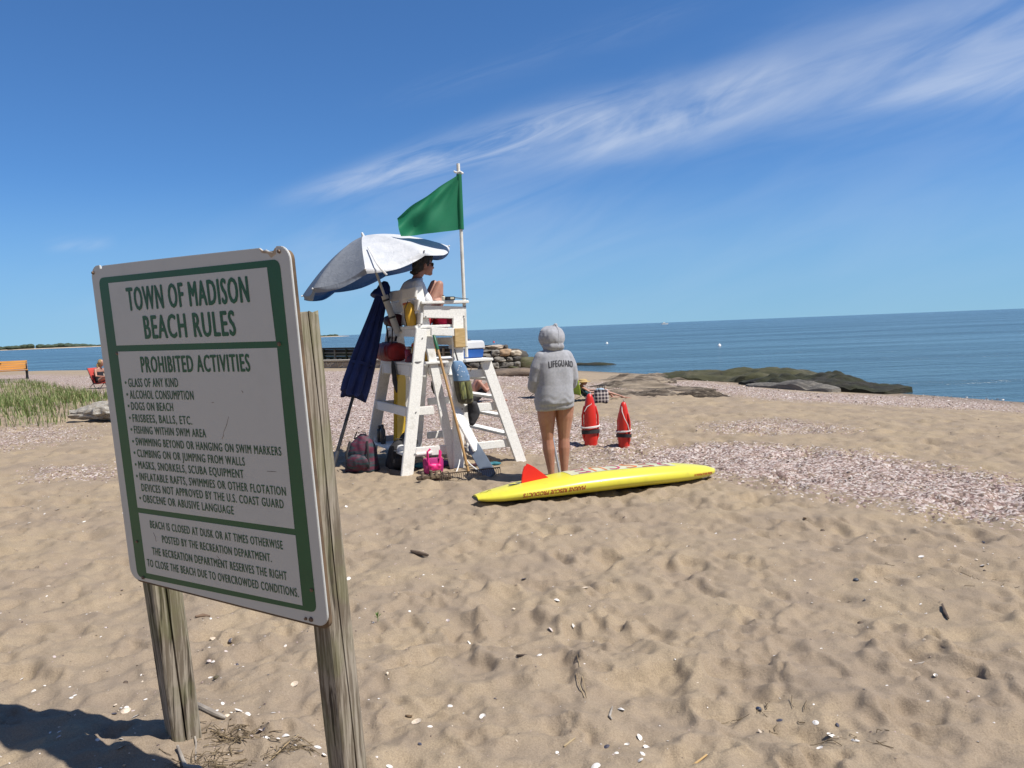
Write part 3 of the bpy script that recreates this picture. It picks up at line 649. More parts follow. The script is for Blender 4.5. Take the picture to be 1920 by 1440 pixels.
    for _ in range(2): bmesh.ops.subdivide_edges(bm, edges=[e for e in bm.edges if e.calc_length() > 0.12], cuts=1)
    bmesh.ops.triangulate(bm, faces=bm.faces); m = M(); vs = []
    for k, (dx, off) in enumerate(((-.002, .003), (.002, .0036))):
        P = []
        for v in bm.verts:
            u = (v.co.x-x0)/(x1-x0); x = (u-.5)*.285+dx+.040; z = 1.275+v.co.y/CAP*.068+.016*(1-(2*u-1)**2)-.012*u
            h = bv.ray_cast(Vector((x, -1, z)), Vector((0, 1, 0))); P.append((h[0]+h[1]*off) if h[0] else Vector((x, -.16, z)))
        bm.verts.index_update(); m.add(P, [tuple(v.index for v in f.verts) for f in bm.faces])
    bm.free(); m.obj('lettering', PRINT, body_h, fixn=False)
    # the pale pole held in front
    c, s_ = math.cos(R(17)), math.sin(R(17)); loc = np.array(body.location)
    hw = loc+np.array([c*(-.01)-s_*.335, s_*(-.01)+c*.335, .95]); ft = G(1051, 890); ft[2] = gz(ft[0], ft[1])-.03
    d = hw-ft; top = ft+d*1.18; m = M(); m.tube([np.zeros(3), top-ft], .0125, 12)
    o = m.obj('pole', mat('aluminium', (.62, .63, .65), .35, (.5, .5, .52), 5, Metallic=.6), None, smooth=True, loc=ft)
    tag(o, 'thin pale metal pole upright in the hooded person\'s hands, its foot in the sand', 'pole')
    m = M(); m.tube([top-ft-(d/np.linalg.norm(d))*.11, top-ft+(d/np.linalg.norm(d))*.005], .016, 12); m.obj('grip', BLACK, o, smooth=True)
lifeguard_standing()

# ------------------------------------------------------------------ lifeguard chair (x forward to the sea, y left, z up)
CH = np.array([-1.53425, 9.29826, 0.0]); CRZ = R(26.58); CF = np.array([math.cos(CRZ), math.sin(CRZ), 0]); CL = np.array([-math.sin(CRZ), math.cos(CRZ), 0])
CH[2] = gz0(CH[0], CH[1])
def CW(x, y, z): return CH+CF*x+CL*y+np.array([0, 0, z])
def yr(z): return -(.62-.06*z)
def yl(z): return .86-.17*z
def build_chair():
    t = thing('lifeguard_chair', CH, CRZ, 'tall white painted wooden lifeguard chair with a sloping ladder on its sea side', 'lifeguard chair')
    def sideboard(x0, z0, x1, z1, w_, th, name, off=0.0, which=(0, 1), bev=.006):
        for k in which:
            f = yr if k == 0 else yl; sg = 1 if k == 0 else -1
            p = (x0, f(z0)+sg*off, z0); q = (x1, f(z1)+sg*off, z1)
            m = M(); m.beam(p, q, w_, th, (0, 1, 0)); m.obj(name, WHITE, t, bevel=bev)
    sideboard(-.005, -.08, .305, 1.66, .142, .042, 'leg')                     # rear legs
    sideboard(.310, 2.155, .625, -.08, .105, .040, 'back_post', .046)
    sideboard(.772, 1.80, .645, -.08, .135, .042, 'front_post')
    for k in (0, 1):
        f = yr if k == 0 else yl; sg = 1 if k == 0 else -1
        m = M(); m.box((.605, f(1.96)+sg*.02, 1.962), (.60, .17, .034)); m.obj('armrest', WHITE, t, bevel=.006)
    sideboard(.335, 1.858, .862, 1.832, .145, .038, 'arm_rail', -.004)
    sideboard(.400, 1.625, .70, 1.605, .095, .038, 'seat_rail', -.042)
    sideboard(.15, 1.165, .352, 1.160, .135, .036, 'side_brace', .085, (0,)); sideboard(.15, 1.165, .352, 1.160, .135, .036, 'side_brace', .085, (1,))
    sideboard(.06, .705, .420, .695, .10, .036, 'side_brace', .088)
    sideboard(.04, .228, .60, .215, .11, .036, 'side_brace', .088)
    # across the back
    def cross(x, z, h, th, name, tilt=0.0, ext=0.0):
        m = M(); a = (x, yr(z)-ext, z); b = (x, yl(z)+ext, z); m.beam(a, b, h, th, (math.cos(tilt), 0, math.sin(tilt))); return m.obj(name, WHITE, t, bevel=.006)
    for z, h in ((2.085, .120), (1.937, .132), (1.780, .132)):
        x = .310+(2.155-z)*.141-.052; cross(x, z, h, .03, 'back_slat', -.14, .02)
    cross(.268, 1.618, .085, .036, 'seat_rail'); cross(.175, 1.178, .125, .036, 'rear_brace', 0, -.03); cross(.09, .70, .11, .036, 'rear_brace', 0, -.03)
    m = M(); m.beam((.235, (yr(1.68)+yl(1.68))/2, 1.682), (.86, (yr(1.68)+yl(1.68))/2, 1.682), 1.06, .034); m.obj('seat', WHITE, t, bevel=.006)
    m = M(); m.beam((.150, (yr(1.25)+yl(1.25))/2, 1.258), (.62, (yr(1.25)+yl(1.25))/2, 1.258), 1.20, .028); m.obj('shelf', WHITE, t, bevel=.005)
    m = M(); m.beam((.02, .10, .20), (.36, .10, .20), 1.30, .026); m.obj('shelf', WHITE, t, bevel=.005)
    cross(.74, 1.50, .09, .036, 'front_rail', 0, -.03)
    # ladder and side platform
    sideboard(1.095, 1.245, 1.495, -.06, .135, .042, 'ladder_stringer')
    for z, x1 in ((1.100, 1.10), (.688, 1.24), (.220, 1.37)): sideboard(.79, z, x1, z-.004, .095, .032, 'ladder_brace', .04)
    m = M(); m.beam((.80, (yr(1.25)+yl(1.25))/2, 1.262), (1.165, (yr(1.25)+yl(1.25))/2, 1.262), 1.36, .034); m.obj('ladder_platform', WHITE, t, bevel=.006)
    for z in (1.02, .79, .555, .32):
        x = 1.095+(1.245-z)*.307; m = M(); m.beam((x, yr(z)+.022, z), (x, yl(z)-.022, z), .13, .034); m.obj('tread', WHITE, t, bevel=.005)
    # diagonal plank leaning from the post to the sand
    m = M(); m.beam((.63, -.64, .70), (.80, -.86, .22), .13, .03, (.3, -.8, .2)); m.obj('diagonal_brace', WHITE, t, bevel=.006)
    # new pine block on the post
    m = M(); m.box((.757, -.565, 1.535), (.135, .055, .225)); m.obj('wooden_block', mat('pine_block', (.56, .40, .19), .7, (.46, .31, .13), 9, stretch=(1, 1, 6)), t, bevel=.005)
    # pipe that holds the umbrella
    m = M(); a, b = UMB0, UMB0+UMBA*.40; loc = lambda p: np.array([(p-CH)@CF, (p-CH)@CL, p[2]-CH[2]])
    pts = [loc(a-UMBA*.08), loc(b)]; m.tube(pts, .042, 16); pp = m.obj('umbrella_holder', mat('grey_pipe', (.42, .42, .40), .5, (.36, .36, .34), 9), t, smooth=True)
    for q in (.12, .34):
        c = loc(UMB0+UMBA*q); d = loc(UMB0+UMBA)-loc(UMB0); m = M(); m.tube([c-d*.012, c+d*.012], .0455, 16); m.obj('strap', BLACK, pp, smooth=True)
    # bolts on the lit side boards
    BO = mat('steel_bolt', (.25, .25, .25), .5)
    for x, z in ((.36, 1.80), (.84, 1.79), (.30, 1.55), (.16, .70), (.11, .22), (.74, .69), (.72, .21)):
        y = yr(z)-.022; m = M(); m.tube([(x, y, z), (x, y-.006, z)], .009, 8, up=(1, 0, 0)); m.obj('bolt', BO, t, smooth=True)
UMB0 = np.array(CW(.185, .06, 1.70)); UMBT = AT(681, 443, UMB0[1]-0.075); UMBA = (UMBT-UMB0)/np.linalg.norm(UMBT-UMB0); UMBL = float(np.linalg.norm(UMBT-UMB0))
build_chair()

# ------------------------------------------------------------------ beach umbrella
def build_umbrella():
    SILV = mat('silver_cloth', (.60, .61, .63), .5, (.54, .55, .58), 9, bump=.25, bscale=14, bdist=.012)
    def gore_mat(nm, ca, cb):
        m_, nt, b, out = new_mat(nm); b.inputs['Roughness'].default_value = .55
        geo = nt.n('ShaderNodeNewGeometry'); tcn = nt.n('ShaderNodeTexCoord')
        nt.set(b, 'Base Color', nt.mix(geo.outputs['Backfacing'], nt.mix(nt.ramp(nt.noise(tcn.outputs['Object'], 8, 4), .35, .7), ca, cb), (.02, .11, .33)))
        bp = nt.n('ShaderNodeBump'); bp.inputs['Strength'].default_value = .5; bp.inputs['Distance'].default_value = .018; nt.set(bp, 'Height', nt.noise(nt.map(tcn.outputs['Object'], (1, 1, 1)), 11, 4, .6, .8)); nt.set(b, 'Normal', bp.outputs[0])
        return m_
    GM = [gore_mat('silver_canopy', (.56, .57, .59), (.48, .50, .53)), gore_mat('darker_canopy', (.20, .215, .24), (.17, .185, .21)), gore_mat('darkest_canopy', (.12, .145, .18), (.10, .125, .16))]
    GI = [0]*8
    t = thing('beach_umbrella', UMB0, 0, 'open silver beach umbrella with blue lining tilted over the chair', 'umbrella')
    a, s, v = frame_from(UMBA, (0, -1, 0)); top = UMBA*UMBL
    PW = mat('umbrella_pole', (.55, .54, .50), .4, (.48, .47, .44), 6)
    m = M(); m.tube([np.zeros(3), top*.985], .0165, 12); m.obj('pole', PW, t, smooth=True)
    m = M(); m.tube([top*.985, top*1.0+a*.035], [.024, .014], 10, round_=True); m.obj('finial', mat('white_plastic', (.75, .75, .74), .4), t, smooth=True)
    Rr, D, NG = .93, .43, 8; n = 96; rows = []; fr_ = np.array([.035, -1, 0]); ph0 = math.atan2(fr_@v, fr_@s)
    rn = random.Random(4)
    def prof(q): return -D*(q**1.6)
    for i, q in enumerate(np.linspace(.02, 1, 26)):
        row = []
        for j in range(n+1):
            th = 2*math.pi*j/n+ph0; g = (th-ph0)/(2*math.pi)*NG; e = abs((g % 1)-.5)*2           # 1 at a rib, 0 mid gore
            rad = Rr*q*(1-.085*(1-e**2)*q); z = prof(q)-.050*(1-e**2)*q
            row.append(top+(s*math.cos(th)+v*math.sin(th))*rad+a*(z))
        rows.append(row)
    m = M(); m.grid(rows)
    # valance: flaps hanging from the rim, blown about
    val = []
    for i in range(5):
        row = []
        for j in range(n+1):
            th = 2*math.pi*j/n+ph0; g = (th-ph0)/(2*math.pi)*NG; e = abs((g % 1)-.5)*2; gi = int(g % NG)
            out_ = [.35, -.1, .1, .45, .9, .2, .55, .3][gi]*(1-e**3)*.10
            rad = Rr*(1-.085*(1-e**2)); dn = .070*(1-.15*e)*(i/4)
            rim = top+(s*math.cos(th)+v*math.sin(th))*(rad+out_*(i/4)+.010*math.sin(9*th+i)*i/4)+a*(prof(1)-.050*(1-e**2)-dn*(1-.35*abs(out_)/.1))
            row.append(rim)
        val.append(row)
    m2 = M(); m2.grid(val)
    def cloth(mm, name, par):
        me = mm.mesh(name, smooth=True, angle=60, fixn=False)
        # make the outside face the sky
        if (me.polygons[n*3].normal @ Vector(tuple(a))) < 0 and name == 'canopy': me.flip_normals()
        return put(name, me, GM, par)
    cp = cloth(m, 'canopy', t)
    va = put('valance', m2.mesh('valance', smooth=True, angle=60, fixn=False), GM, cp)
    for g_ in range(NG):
        th_ = ph0+2*math.pi*(g_+.5)/NG; dx_ = (s*math.cos(th_)+v*math.sin(th_)); GI[g_] = 2 if dx_[0] < -.6 else 1 if dx_[0] < 0 else 0  # tones step darker the further left a gore faces
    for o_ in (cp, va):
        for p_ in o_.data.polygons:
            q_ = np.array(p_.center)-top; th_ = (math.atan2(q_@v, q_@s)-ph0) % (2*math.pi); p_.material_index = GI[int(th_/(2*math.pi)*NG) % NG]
    p0 = va.data.polygons[5]; c0 = np.array(p0.center); ra = (c0-top)-a*((c0-top)@a)
    if np.array(p0.normal)@ra < 0: va.data.flip_normals()
    for k in range(NG):
        th = 2*math.pi*k/NG+ph0; dr = s*math.cos(th)+v*math.sin(th)
        m = M(); m.tube([top+dr*Rr*q+a*(prof(q)-.012) for q in np.linspace(.03, 1, 9)], .004, 6); rb = m.obj('rib', PW, t, smooth=True)
        m = M(); m.tube([top-a*.36, top+dr*Rr*.5+a*(prof(.5)-.015)], .004, 6); m.obj('strut', PW, rb, smooth=True)
        m = M(); m.ell(top+dr*Rr*1.012+a*(prof(1)-.006), .011, 8, 6); m.obj('rib_tip', mat('white_plastic', (.75, .75, .74), .4), rb, smooth=True)
    # closing strap hanging down the front gore
    th = next(th for th in np.linspace(0, 6.28, 400) if (s*math.cos(th)+v*math.sin(th))[1] < -.985); dr = s*math.cos(th)+v*math.sin(th); sd_ = np.cross(dr, a)
    pts = [top+dr*Rr*q+a*(prof(q)+.012)+sd_*(.0-.06*(q-.6)) for q in (.62, .75, .88, .98)]+[top+dr*Rr*1.02+a*(prof(1)-.07)-sd_*.05, top+dr*Rr*1.0+a*(prof(1)-.14)-sd_*.085]
    m = M(); m.tube(pts, .012, 8, flat=.25, up=dr); m.obj('strap', mat('white_plastic', (.75, .75, .74), .4), cp, smooth=True)
build_umbrella()

# ------------------------------------------------------------------ folded navy umbrella leaning on the chair
def folded_umbrella():
    foot = G(620, 885); foot[2] -= .03; top = AT(724, 527, 9.78); t = thing('folded_umbrella', foot, 0, 'closed navy blue umbrella leaning against the back of the chair', 'umbrella')
    NAVY = mat('navy_cloth', (.010, .026, .125), .75, (.006, .015, .08), 5, bump=.3, bscale=30)
    ax = top-foot; L = float(np.linalg.norm(ax)); a, s, v = frame_from(ax, (0, -1, 0))
    m = M(); m.tube([np.zeros(3), ax*.30], .021, 12); m.tube([ax*.30, ax*.97], .019, 12); m.obj('pole', BLACK, t, smooth=True)
    m = M(); m.tube([ax*.0, ax*.115], .027, 12); m.obj('pole_sleeve', mat('grey_steel', (.12, .12, .13), .4, Metallic=.5), t, smooth=True)
    n = 72; rings = []; r_ = random.Random(3); offs = [r_.uniform(-.02, .02) for _ in range(n)]
    for q, rad, pl in ((.405, .165, .38), (.41, .172, .38), (.45, .178, .36), (.55, .165, .34), (.68, .135, .34), (.8, .105, .32), (.88, .085, .30), (.925, .075, .25), (.95, .088, .1), (.975, .070, .05), (.995, .030, .0)):
        ring = []
        for j in range(n):
            th = 2*math.pi*j/n; tw = th+.55*(q-.4); k = abs(math.sin(tw*4+.4*math.sin(tw)))
            r2 = rad*(1-pl*(1-k**.7))+offs[j]*.25
            low = (-.045*k+.03*math.sin(tw*3))*(1 if q < .42 else .35 if q < .47 else 0)
            ring.append(a*(L*q+low)+(s*math.cos(th)+v*math.sin(th))*r2)
        rings.append(ring)
    m = M(); m.loft(rings); m.obj('canopy', NAVY, t, smooth=True, angle=70)
    m = M(); c = a*L*.93; m.loft([[c+a*dz+(s*math.cos(th)+v*math.sin(th))*rr*(1+.35*max(0, math.cos(th-2.9))) for th in np.linspace(0, 2*math.pi, 17)[:-1]] for dz, rr in ((-.06, .105), (-.05, .108), (.02, .085), (.05, .06))]); m.obj('vent_flap', NAVY, t, smooth=True)
    m = M(); c = a*L*.55; m.loft([[c+a*dz+(s*math.cos(th)+v*math.sin(th))*.158 for th in np.linspace(0, 2*math.pi, 25)[:-1]] for dz in (-.018, .018)]); m.obj('tie', NAVY, t, smooth=True)
folded_umbrella()

# ------------------------------------------------------------------ flag
def flag():
    base = CW(.858, -.525, 1.30); t = thing('flag_pole', base, 0, 'slim white flagpole fixed to the chair\'s front post flying a plain green flag', 'flagpole')
    top = AT(859, 307, base[1]+.06)-base
    PM = mat('white_pole', (.74, .73, .68), .45, (.60, .58, .52), 7)
    m = M(); m.tube([np.zeros(3), top], .021, 12); m.obj('pole', PM, t, smooth=True)
    for z in (.12, .60):
        c = top*(z/top[2]); m = M(); m.tube([c-(0, 0, .012), c+(0, 0, .012)], .021, 12); m.obj('pipe_clip', mat('steel_bolt', (.25, .25, .25), .5), t, smooth=True)
    c = top*((top[2]-.10)/top[2]); m = M(); m.tube([c+(-.05, 0, .012), c+(-.02, -.02, -.008), c+(.02, -.02, .004), c+(.05, 0, -.012)], .011, 8, round_=True); m.ell(c+np.array([-.035, -.01, .0]), (.018, .012, .014), 8, 6); m.ell(c+np.array([.038, -.01, -.012]), (.016, .012, .018), 8, 6); m.obj('cord_knot', mat('white_cord', (.8, .8, .78), .7), t, smooth=True)
    pa = lambda zz: top*(zz/top[2]); za = (AT(862, 327, base[1]+.05)-base)[2]; zb = (AT(865, 430, base[1]+.03)-base)[2]; a = pa(za)+np.array([.010, -.030, 0]); b = pa(zb)+np.array([.010, -.030, 0]); c_ = AT(743, 409, base[1]-.16)-base; d = AT(752, 443, base[1]-.17)-base
    rows = []
    for i in range(31):
        vv = i/30; row = []
        for j in range(41):
            u = j/40; p = (a*(1-vv)+b*vv)*(1-u)+(c_*(1-vv)+d*vv)*u
            sag = math.sin(math.pi*u)*(.018*(1-vv)-.008*vv); dist = math.hypot(u, vv*.8)
            wav = (.035*math.sin(7*u+3.2*vv*u+.5)*u**.7 + .025*math.sin(13*(u-.4*vv)+1.3)*min(1, u*2) + .05*math.sin(math.pi*u)*(1-vv)*(u*.6))
            rad = .018*math.sin(10*math.atan2(vv+.02, u+.05))*min(1, dist*2.2)
            row.append(p+np.array([0.02*wav, wav+rad, sag+.01*math.sin(9*u)*u*(1-vv)]))
        rows.append(row)
    m = M(); m.grid(rows)
    m_, nt, bb, out = new_mat('green_flag'); nt.set(bb, 'Base Color', nt.mix(nt.ramp(nt.noise(nt.n('ShaderNodeTexCoord').outputs['Object'], 5, 4), .35, .7), (.012, .21, .098), (.010, .185, .09))); bb.inputs['Roughness'].default_value = .7
    tr = nt.n('ShaderNodeBsdfTranslucent'); tr.inputs[0].default_value = (.012, .24, .10, 1); ad = nt.n('ShaderNodeMixShader'); ad.inputs[0].default_value = .35
    nt.t.links.new(bb.outputs[0], ad.inputs[1]); nt.t.links.new(tr.outputs[0], ad.inputs[2]); nt.t.links.new(ad.outputs[0], out.inputs[0])
    m.obj('flag', m_, t, smooth=True, angle=80, fixn=False)
    m = M(); m.tube([pa(za)+np.array([.004, -.004, 0]), pa((za+zb)/2)+np.array([.004, -.004, 0]), pa(zb)+np.array([.004, -.004, 0])], .032, 14); m.obj('sleeve', m_, t, smooth=True)
flag()
# ------------------------------------------------------------------ seated lifeguard on the chair
def seated_man():
    base = CW(.49, 0, 1.655); m = M(); Y0 = .02
    def L(x, y, z): return (x, y+Y0, z)
    pel = L(-.03, 0, .10)
    t = []
    sec = [(-.06, .02, .12, .15), (-.03, .10, .14, .165), (-.075, .24, .125, .155), (-.115, .38, .115, .165), (-.105, .50, .105, .175), (-.06, .585, .085, .14), (-.01, .635, .06, .08)]
    m.loft([[(x+rx*math.cos(a), Y0+ry*math.sin(a), z) for a in np.linspace(0, 2*math.pi, 25)[:-1]] for x, z, rx, ry in sec])
    limb(m, [L(-.025, 0, .62), L(.03, -.01, .70)], [.055, .053])
    hd = L(.085, -.02, .785); FW = (1, -.10, -.06); f, l, u = head_parts(m, hd, FW, (.10, 0, 1), 1.08)
    for sy in (-1, 1):
        leg(m, L(.02, sy*.09, .10), L(.245, sy*.085+(.02 if sy > 0 else 0), .545+(.02 if sy > 0 else 0)), L(.205+(.05 if sy > 0 else 0), sy*.09, .085), (1, sy*.06, 0), .97, .95)
    arm(m, L(-.06, -.185, .535), L(.03, -.235, .30), L(.165, -.165, .33), .97, .95, ((.8, .45, .25), (.2, .8, -.3), 1.0, .9, -1))
    arm(m, L(-.06, .185, .535), L(.10, .235, .36), L(.26, .12, .34), .97, .95, ((.5, -.8, .1), (.3, -.2, -.9), 1.0, .8, 1))
    body = fuse(m, 'person', SKIN2, None, 0.0065, 3); body.location = base; body.rotation_euler = (0, 0, CRZ)
    tag(body, 'dark haired person in white t-shirt and sunglasses sitting up on the lifeguard chair', 'person')
    TEE = mat('white_cotton', (.72, .72, .72), .85, (.66, .66, .67), 8, bump=.2, bscale=40)
    m = M()
    m.loft([[(x+(rx+.022)*math.cos(a), Y0+(ry+.025)*math.sin(a), z) for a in np.linspace(0, 2*math.pi, 29)[:-1]] for x, z, rx, ry in sec[:-1]]+[[(-.015+.072*math.cos(a), Y0+.10*math.sin(a), .625) for a in np.linspace(0, 2*math.pi, 29)[:-1]]])
    for sy in (-1, 1): limb(m, [L(-.065, sy*.165, .535), L(-.03, sy*.215, .41), L(.012, sy*.238, .335)], [.078, .074, .068])
    fuse(m, 't_shirt', TEE, body, 0.008, 5, cloth_noise(.011, 2, 7))
    m = M(); m.ell(L(-.03, 0, .10), (.165, .195, .12), 18, 10)
    for sy in (-1, 1): limb(m, [L(.02, sy*.09, .11), L(.085, sy*.09, .24)], [.105, .094])
    fuse(m, 'shorts', mat('red_cotton', (.45, .03, .04), .8, (.36, .02, .03), 8), body, 0.009, 4, cloth_noise(.007, 5, 8))
    # hair: a tousled cap with a small tail at the nape, ears free
    m = M(); h = np.array(hd); rot = Matrix((tuple(f), tuple(l), tuple(u))).transposed(); e = lambda x, y, z, rx, ry, rz: m.ell(h+f*x+l*y+u*z, (rx, ry, rz), 16, 10, rot)
    e(-.028, 0, .055, .122, .098, .100); e(-.082, 0, -.005, .074, .088, .098); e(.052, 0, .098, .056, .066, .040); e(.075, .02, .080, .032, .05, .034); e(-.115, 0, -.085, .045, .055, .042); e(-.155, 0, -.095, .032, .03, .024); e(.01, .068, .028, .045, .022, .05); e(.01, -.068, .028, .045, .022, .05)
    fuse(m, 'hair', HAIRD, body, 0.007, 2, cloth_noise(.016, 7, 17))
    m = M()
    for sy in (-1, 1):
        c = h+f*.094+l*(sy*.034)+u*.012; m.ell(c, (.012, .032, .024), 14, 8, rot); m.tube([h+f*.088+l*(sy*.064)+u*.016, h+f*.04+l*(sy*.082)+u*.016, h+f*(-.025)+l*(sy*.086)+u*.006], [.006, .005, .004], 6)
    m.tube([h+f*.102+l*(-.01)+u*.018, h+f*.102+l*.01+u*.018], .004, 6)
    m.obj('sunglasses', mat('dark_lens', (.01, .01, .012), .12), body, smooth=True)
seated_man()

# ------------------------------------------------------------------ things kept on and round the chair
REDC = mat('red_nylon', (.27, .010, .012), .6, (.16, .006, .009), 10, bump=.3, bscale=26)
DKRED = mat('wine_nylon', (.10, .008, .018), .6, (.05, .006, .012), 10, bump=.3, bscale=26)
YEL = mat('yellow_plastic', (.62, .36, .03), .45, (.54, .30, .025), 6)
TEAL = mat('teal_cloth', (.03, .17, .22), .85, (.05, .25, .30), 14, bump=.4)
PINK = mat('pink_plastic', (.78, .03, .22), .45, (.70, .02, .17), 9)
def cth(name, x, y, z, label, cat, rz=0.0, group=None): return thing(name, CW(x, y, z), CRZ+rz, label, cat, group)
def soft(name, boxes, m_, par, voxel=.012, disp=.010, seed=1, sm=6):
    m = M()
    for c, r_ in boxes: m.ell(c, r_, 16, 10)
    return fuse(m, name, m_, par, voxel, sm, cloth_noise(disp, seed, 9))
def duffel(name, loc, rz, s, m1, label, strap=True):
    t = thing(name, loc, rz, label, 'bag')
    m = M(); n = 18; rings = []
    for x, k in ((-.5, .5), (-.49, .8), (-.44, .96), (-.2, 1.0), (.1, .98), (.4, .95), (.48, .8), (.5, .5)):
        rings.append([(x*s[0], s[1]*.5*k*math.copysign(abs(math.cos(a))**.7, math.cos(a)), s[2]*.5+s[2]*.5*k*math.copysign(abs(math.sin(a))**.75, math.sin(a))) for a in np.linspace(0, 2*math.pi, n+1)[:-1]])
    m.loft(rings); fuse(m, 'body', m1, t, .010, 4, cloth_noise(.012, s[0]*9, 8))
    m = M(); m.tube([(-.46*s[0], 0, s[2]*1.0), (0, .0, s[2]*1.03), (.46*s[0], 0, s[2]*1.0)], .006, 6); m.obj('zip', BLACK, t, smooth=True)
    for x in (-.24, .24):
        m = M(); m.beam((x*s[0], -s[1]*.515, s[2]*.1), (x*s[0], -s[1]*.5, s[2]*.85), .035, .006, (0, 1, 0)); m.beam((x*s[0], -s[1]*.5, s[2]*.85), (x*s[0], 0, s[2]*1.04), .035, .006, (0, 0, 1)); m.obj('strap', BLACKC, t)
    return t
d = duffel('duffel_bag', CW(.21, .42, 1.272), CRZ+R(90), (.68, .27, .235), REDC, 'large red duffel bag on the middle shelf of the lifeguard chair')
m = M(); m.tube([(-.18, -.02, .25), (-.14, -.08, .40), (-.05, -.10, .46), (.06, -.07, .38), (.10, -.02, .25)], .016, 8, flat=.3); m.obj('handle', BLACKC, d, smooth=True)
d = duffel('hip_bag', CW(.25, .33, 1.70), CRZ+R(90), (.36, .20, .155), DKRED, 'dark red bag with long black straps lying on the rear edge of the chair seat')
m = M(); m.tube([(-.16, .07, .13), (-.20, .085, -.02), (-.17, .09, -.20), (-.09, .09, -.32), (-.02, .09, -.2), (.03, .085, .02), (.0, .08, .12)], .020, 8, flat=.3, up=(0, 1, 0)); m.obj('strap', BLACKC, d, smooth=True)
def bottle(name, loc, h, r_, m1, m2, label, cat='bottle'):
    t = thing(name, loc, 0, label, cat)
    m = M(); m.lathe([(r_*.9, 0), (r_, .01), (r_, h*.68), (r_*.85, h*.76), (r_*.5, h*.82), (r_*.5, h*.84)], 18); m.obj('body', m1, t, smooth=True)
    m = M(); m.lathe([(r_*.58, h*.835), (r_*.58, h*.96), (r_*.4, h)], 14); m.obj('cap', m2, t, smooth=True)
bottle('drink_bottle', CW(.20, -.30, 1.272), .185, .036, mat('red_bottle', (.30, .02, .05), .25, Transmission_Weight=.2), mat('pale_cap', (.5, .4, .42), .4), 'dark red drink bottle standing on the shelf beside the duffel bag')
# yellow first aid case and dark red cap behind it
t = cth('first_aid_case', .44, -.20, 1.272, 'yellow and red hard case behind the drink bottle on the shelf', 'case')
m = M(); m.box((0, 0, .12), (.17, .40, .24)); m.obj('body', YEL, t, bevel=.02)
m = M(); m.box((0, 0, .19), (.178, .408, .03)); m.obj('band', mat('red_plastic', (.5, .02, .02), .4), t, bevel=.005)
m = M(); m.box((-.09, .05, .212), (.006, .075, .055)); m.obj('label_plate', mat('bright_label', (.85, .65, .05), .5), t, bevel=.001)
m = M(); m.tube([(-.02, -.08, .24), (-.02, -.06, .27), (-.02, .06, .27), (-.02, .08, .24)], .010, 8); m.obj('handle', BLACK, t, smooth=True)
t = cth('cap', .24, -.42, 1.272, 'dark cap lying on the shelf next to the bottle', 'cap')
m = M(); m.lathe([(.10, .0), (.098, .03), (.085, .07), (.05, .10), (.01, .108)], 20); m.obj('crown', DKRED, t, smooth=True)
m = M(); m.slab([(.085*math.cos(a)+.07, .085*math.sin(a)) for a in np.linspace(-1.57, 1.57, 12)]+[(.06, .085), (.06, -.085)], (-.2, -1, 0), (1, -.2, 0), (0, 0, 1), (0, 0, 0), .004, .010); m.obj('brim', BLACKC, t)
# black webbing hanging under the shelf
m = M(); m.tube([(0, 0, 0), (.0, -.03, -.12), (-.01, -.10, -.24), (-.01, -.13, -.32)], [.05, .07, .062, .03], 10, flat=.35, round_=True, up=(1, 0, 0))
o = fuse(m, 'sock_bag', BLACKC, None, .009, 3, cloth_noise(.008, 4, 12)); o.location = CW(.12, .05, 1.245); o.rotation_euler = (0, 0, CRZ); tag(o, 'limp black cloth pouch hanging below the middle shelf of the chair', 'pouch')
# yellow rescue tube standing behind the seat
t = cth('rescue_tube', .235, -.37, 1.70, 'upright yellow foam tube with a dark cord behind the armrest', 'rescue tube')
m = M(); m.tube([(0, 0, .0), (0, 0, .05), (-.015, .02, .22), (-.03, .03, .255)], [.062, .066, .064, .05], 16); m.obj('body', YEL, t, smooth=True)
m = M(); m.tube([(-.064, -.02, .0), (-.075, .0, .10), (-.085, -.04, .20), (-.06, -.09, .28)], .005, 6); m.obj('cord', BLACK, t, smooth=True)
m = M(); m.tube([(-.030, .03, .25), (-.032, .032, .272)], [.053, .05], 16); m.obj('end_cap', mat('orange_cap', (.45, .10, .02), .5), t, smooth=True)
# towel and crate under the man
t = cth('towel', .60, -.40, 1.70, 'bright pink towel corner hanging over the seat edge behind the arm rail', 'towel')
rows = [[(-.06+.10*u+.03*vv, -.06+.02*math.sin(5*u+3*vv), .115-.16*vv+.012*math.sin(7*u)) for u in np.linspace(0, 1, 10)] for vv in np.linspace(0, 1, 10)]
m = M(); m.grid(rows); o = m.obj('cloth', mat('pink_towel', (.72, .03, .10), .9, (.6, .02, .08), 20, bump=.5), t, smooth=True); md = o.modifiers.new('s', 'SOLIDIFY'); md.thickness = .012
t = cth('crate', .76, -.18, 1.70, 'dark red plastic crate on the chair seat behind the front post', 'crate')
for k, (c, s_) in enumerate((((0, -.15, .07), (.26, .012, .14)), ((0, .15, .07), (.26, .012, .14)), ((-.124, 0, .07), (.012, .288, .14)), ((.124, 0, .07), (.012, .288, .14)))):
    m = M(); m.box(c, s_); m.obj('side', mat('red_crate', (.30, .012, .022), .5), t, bevel=.003)
m = M(); m.box((0, 0, .008), (.24, .29, .012)); m.obj('floor', mat('red_crate', (.30, .012, .022), .5), t)
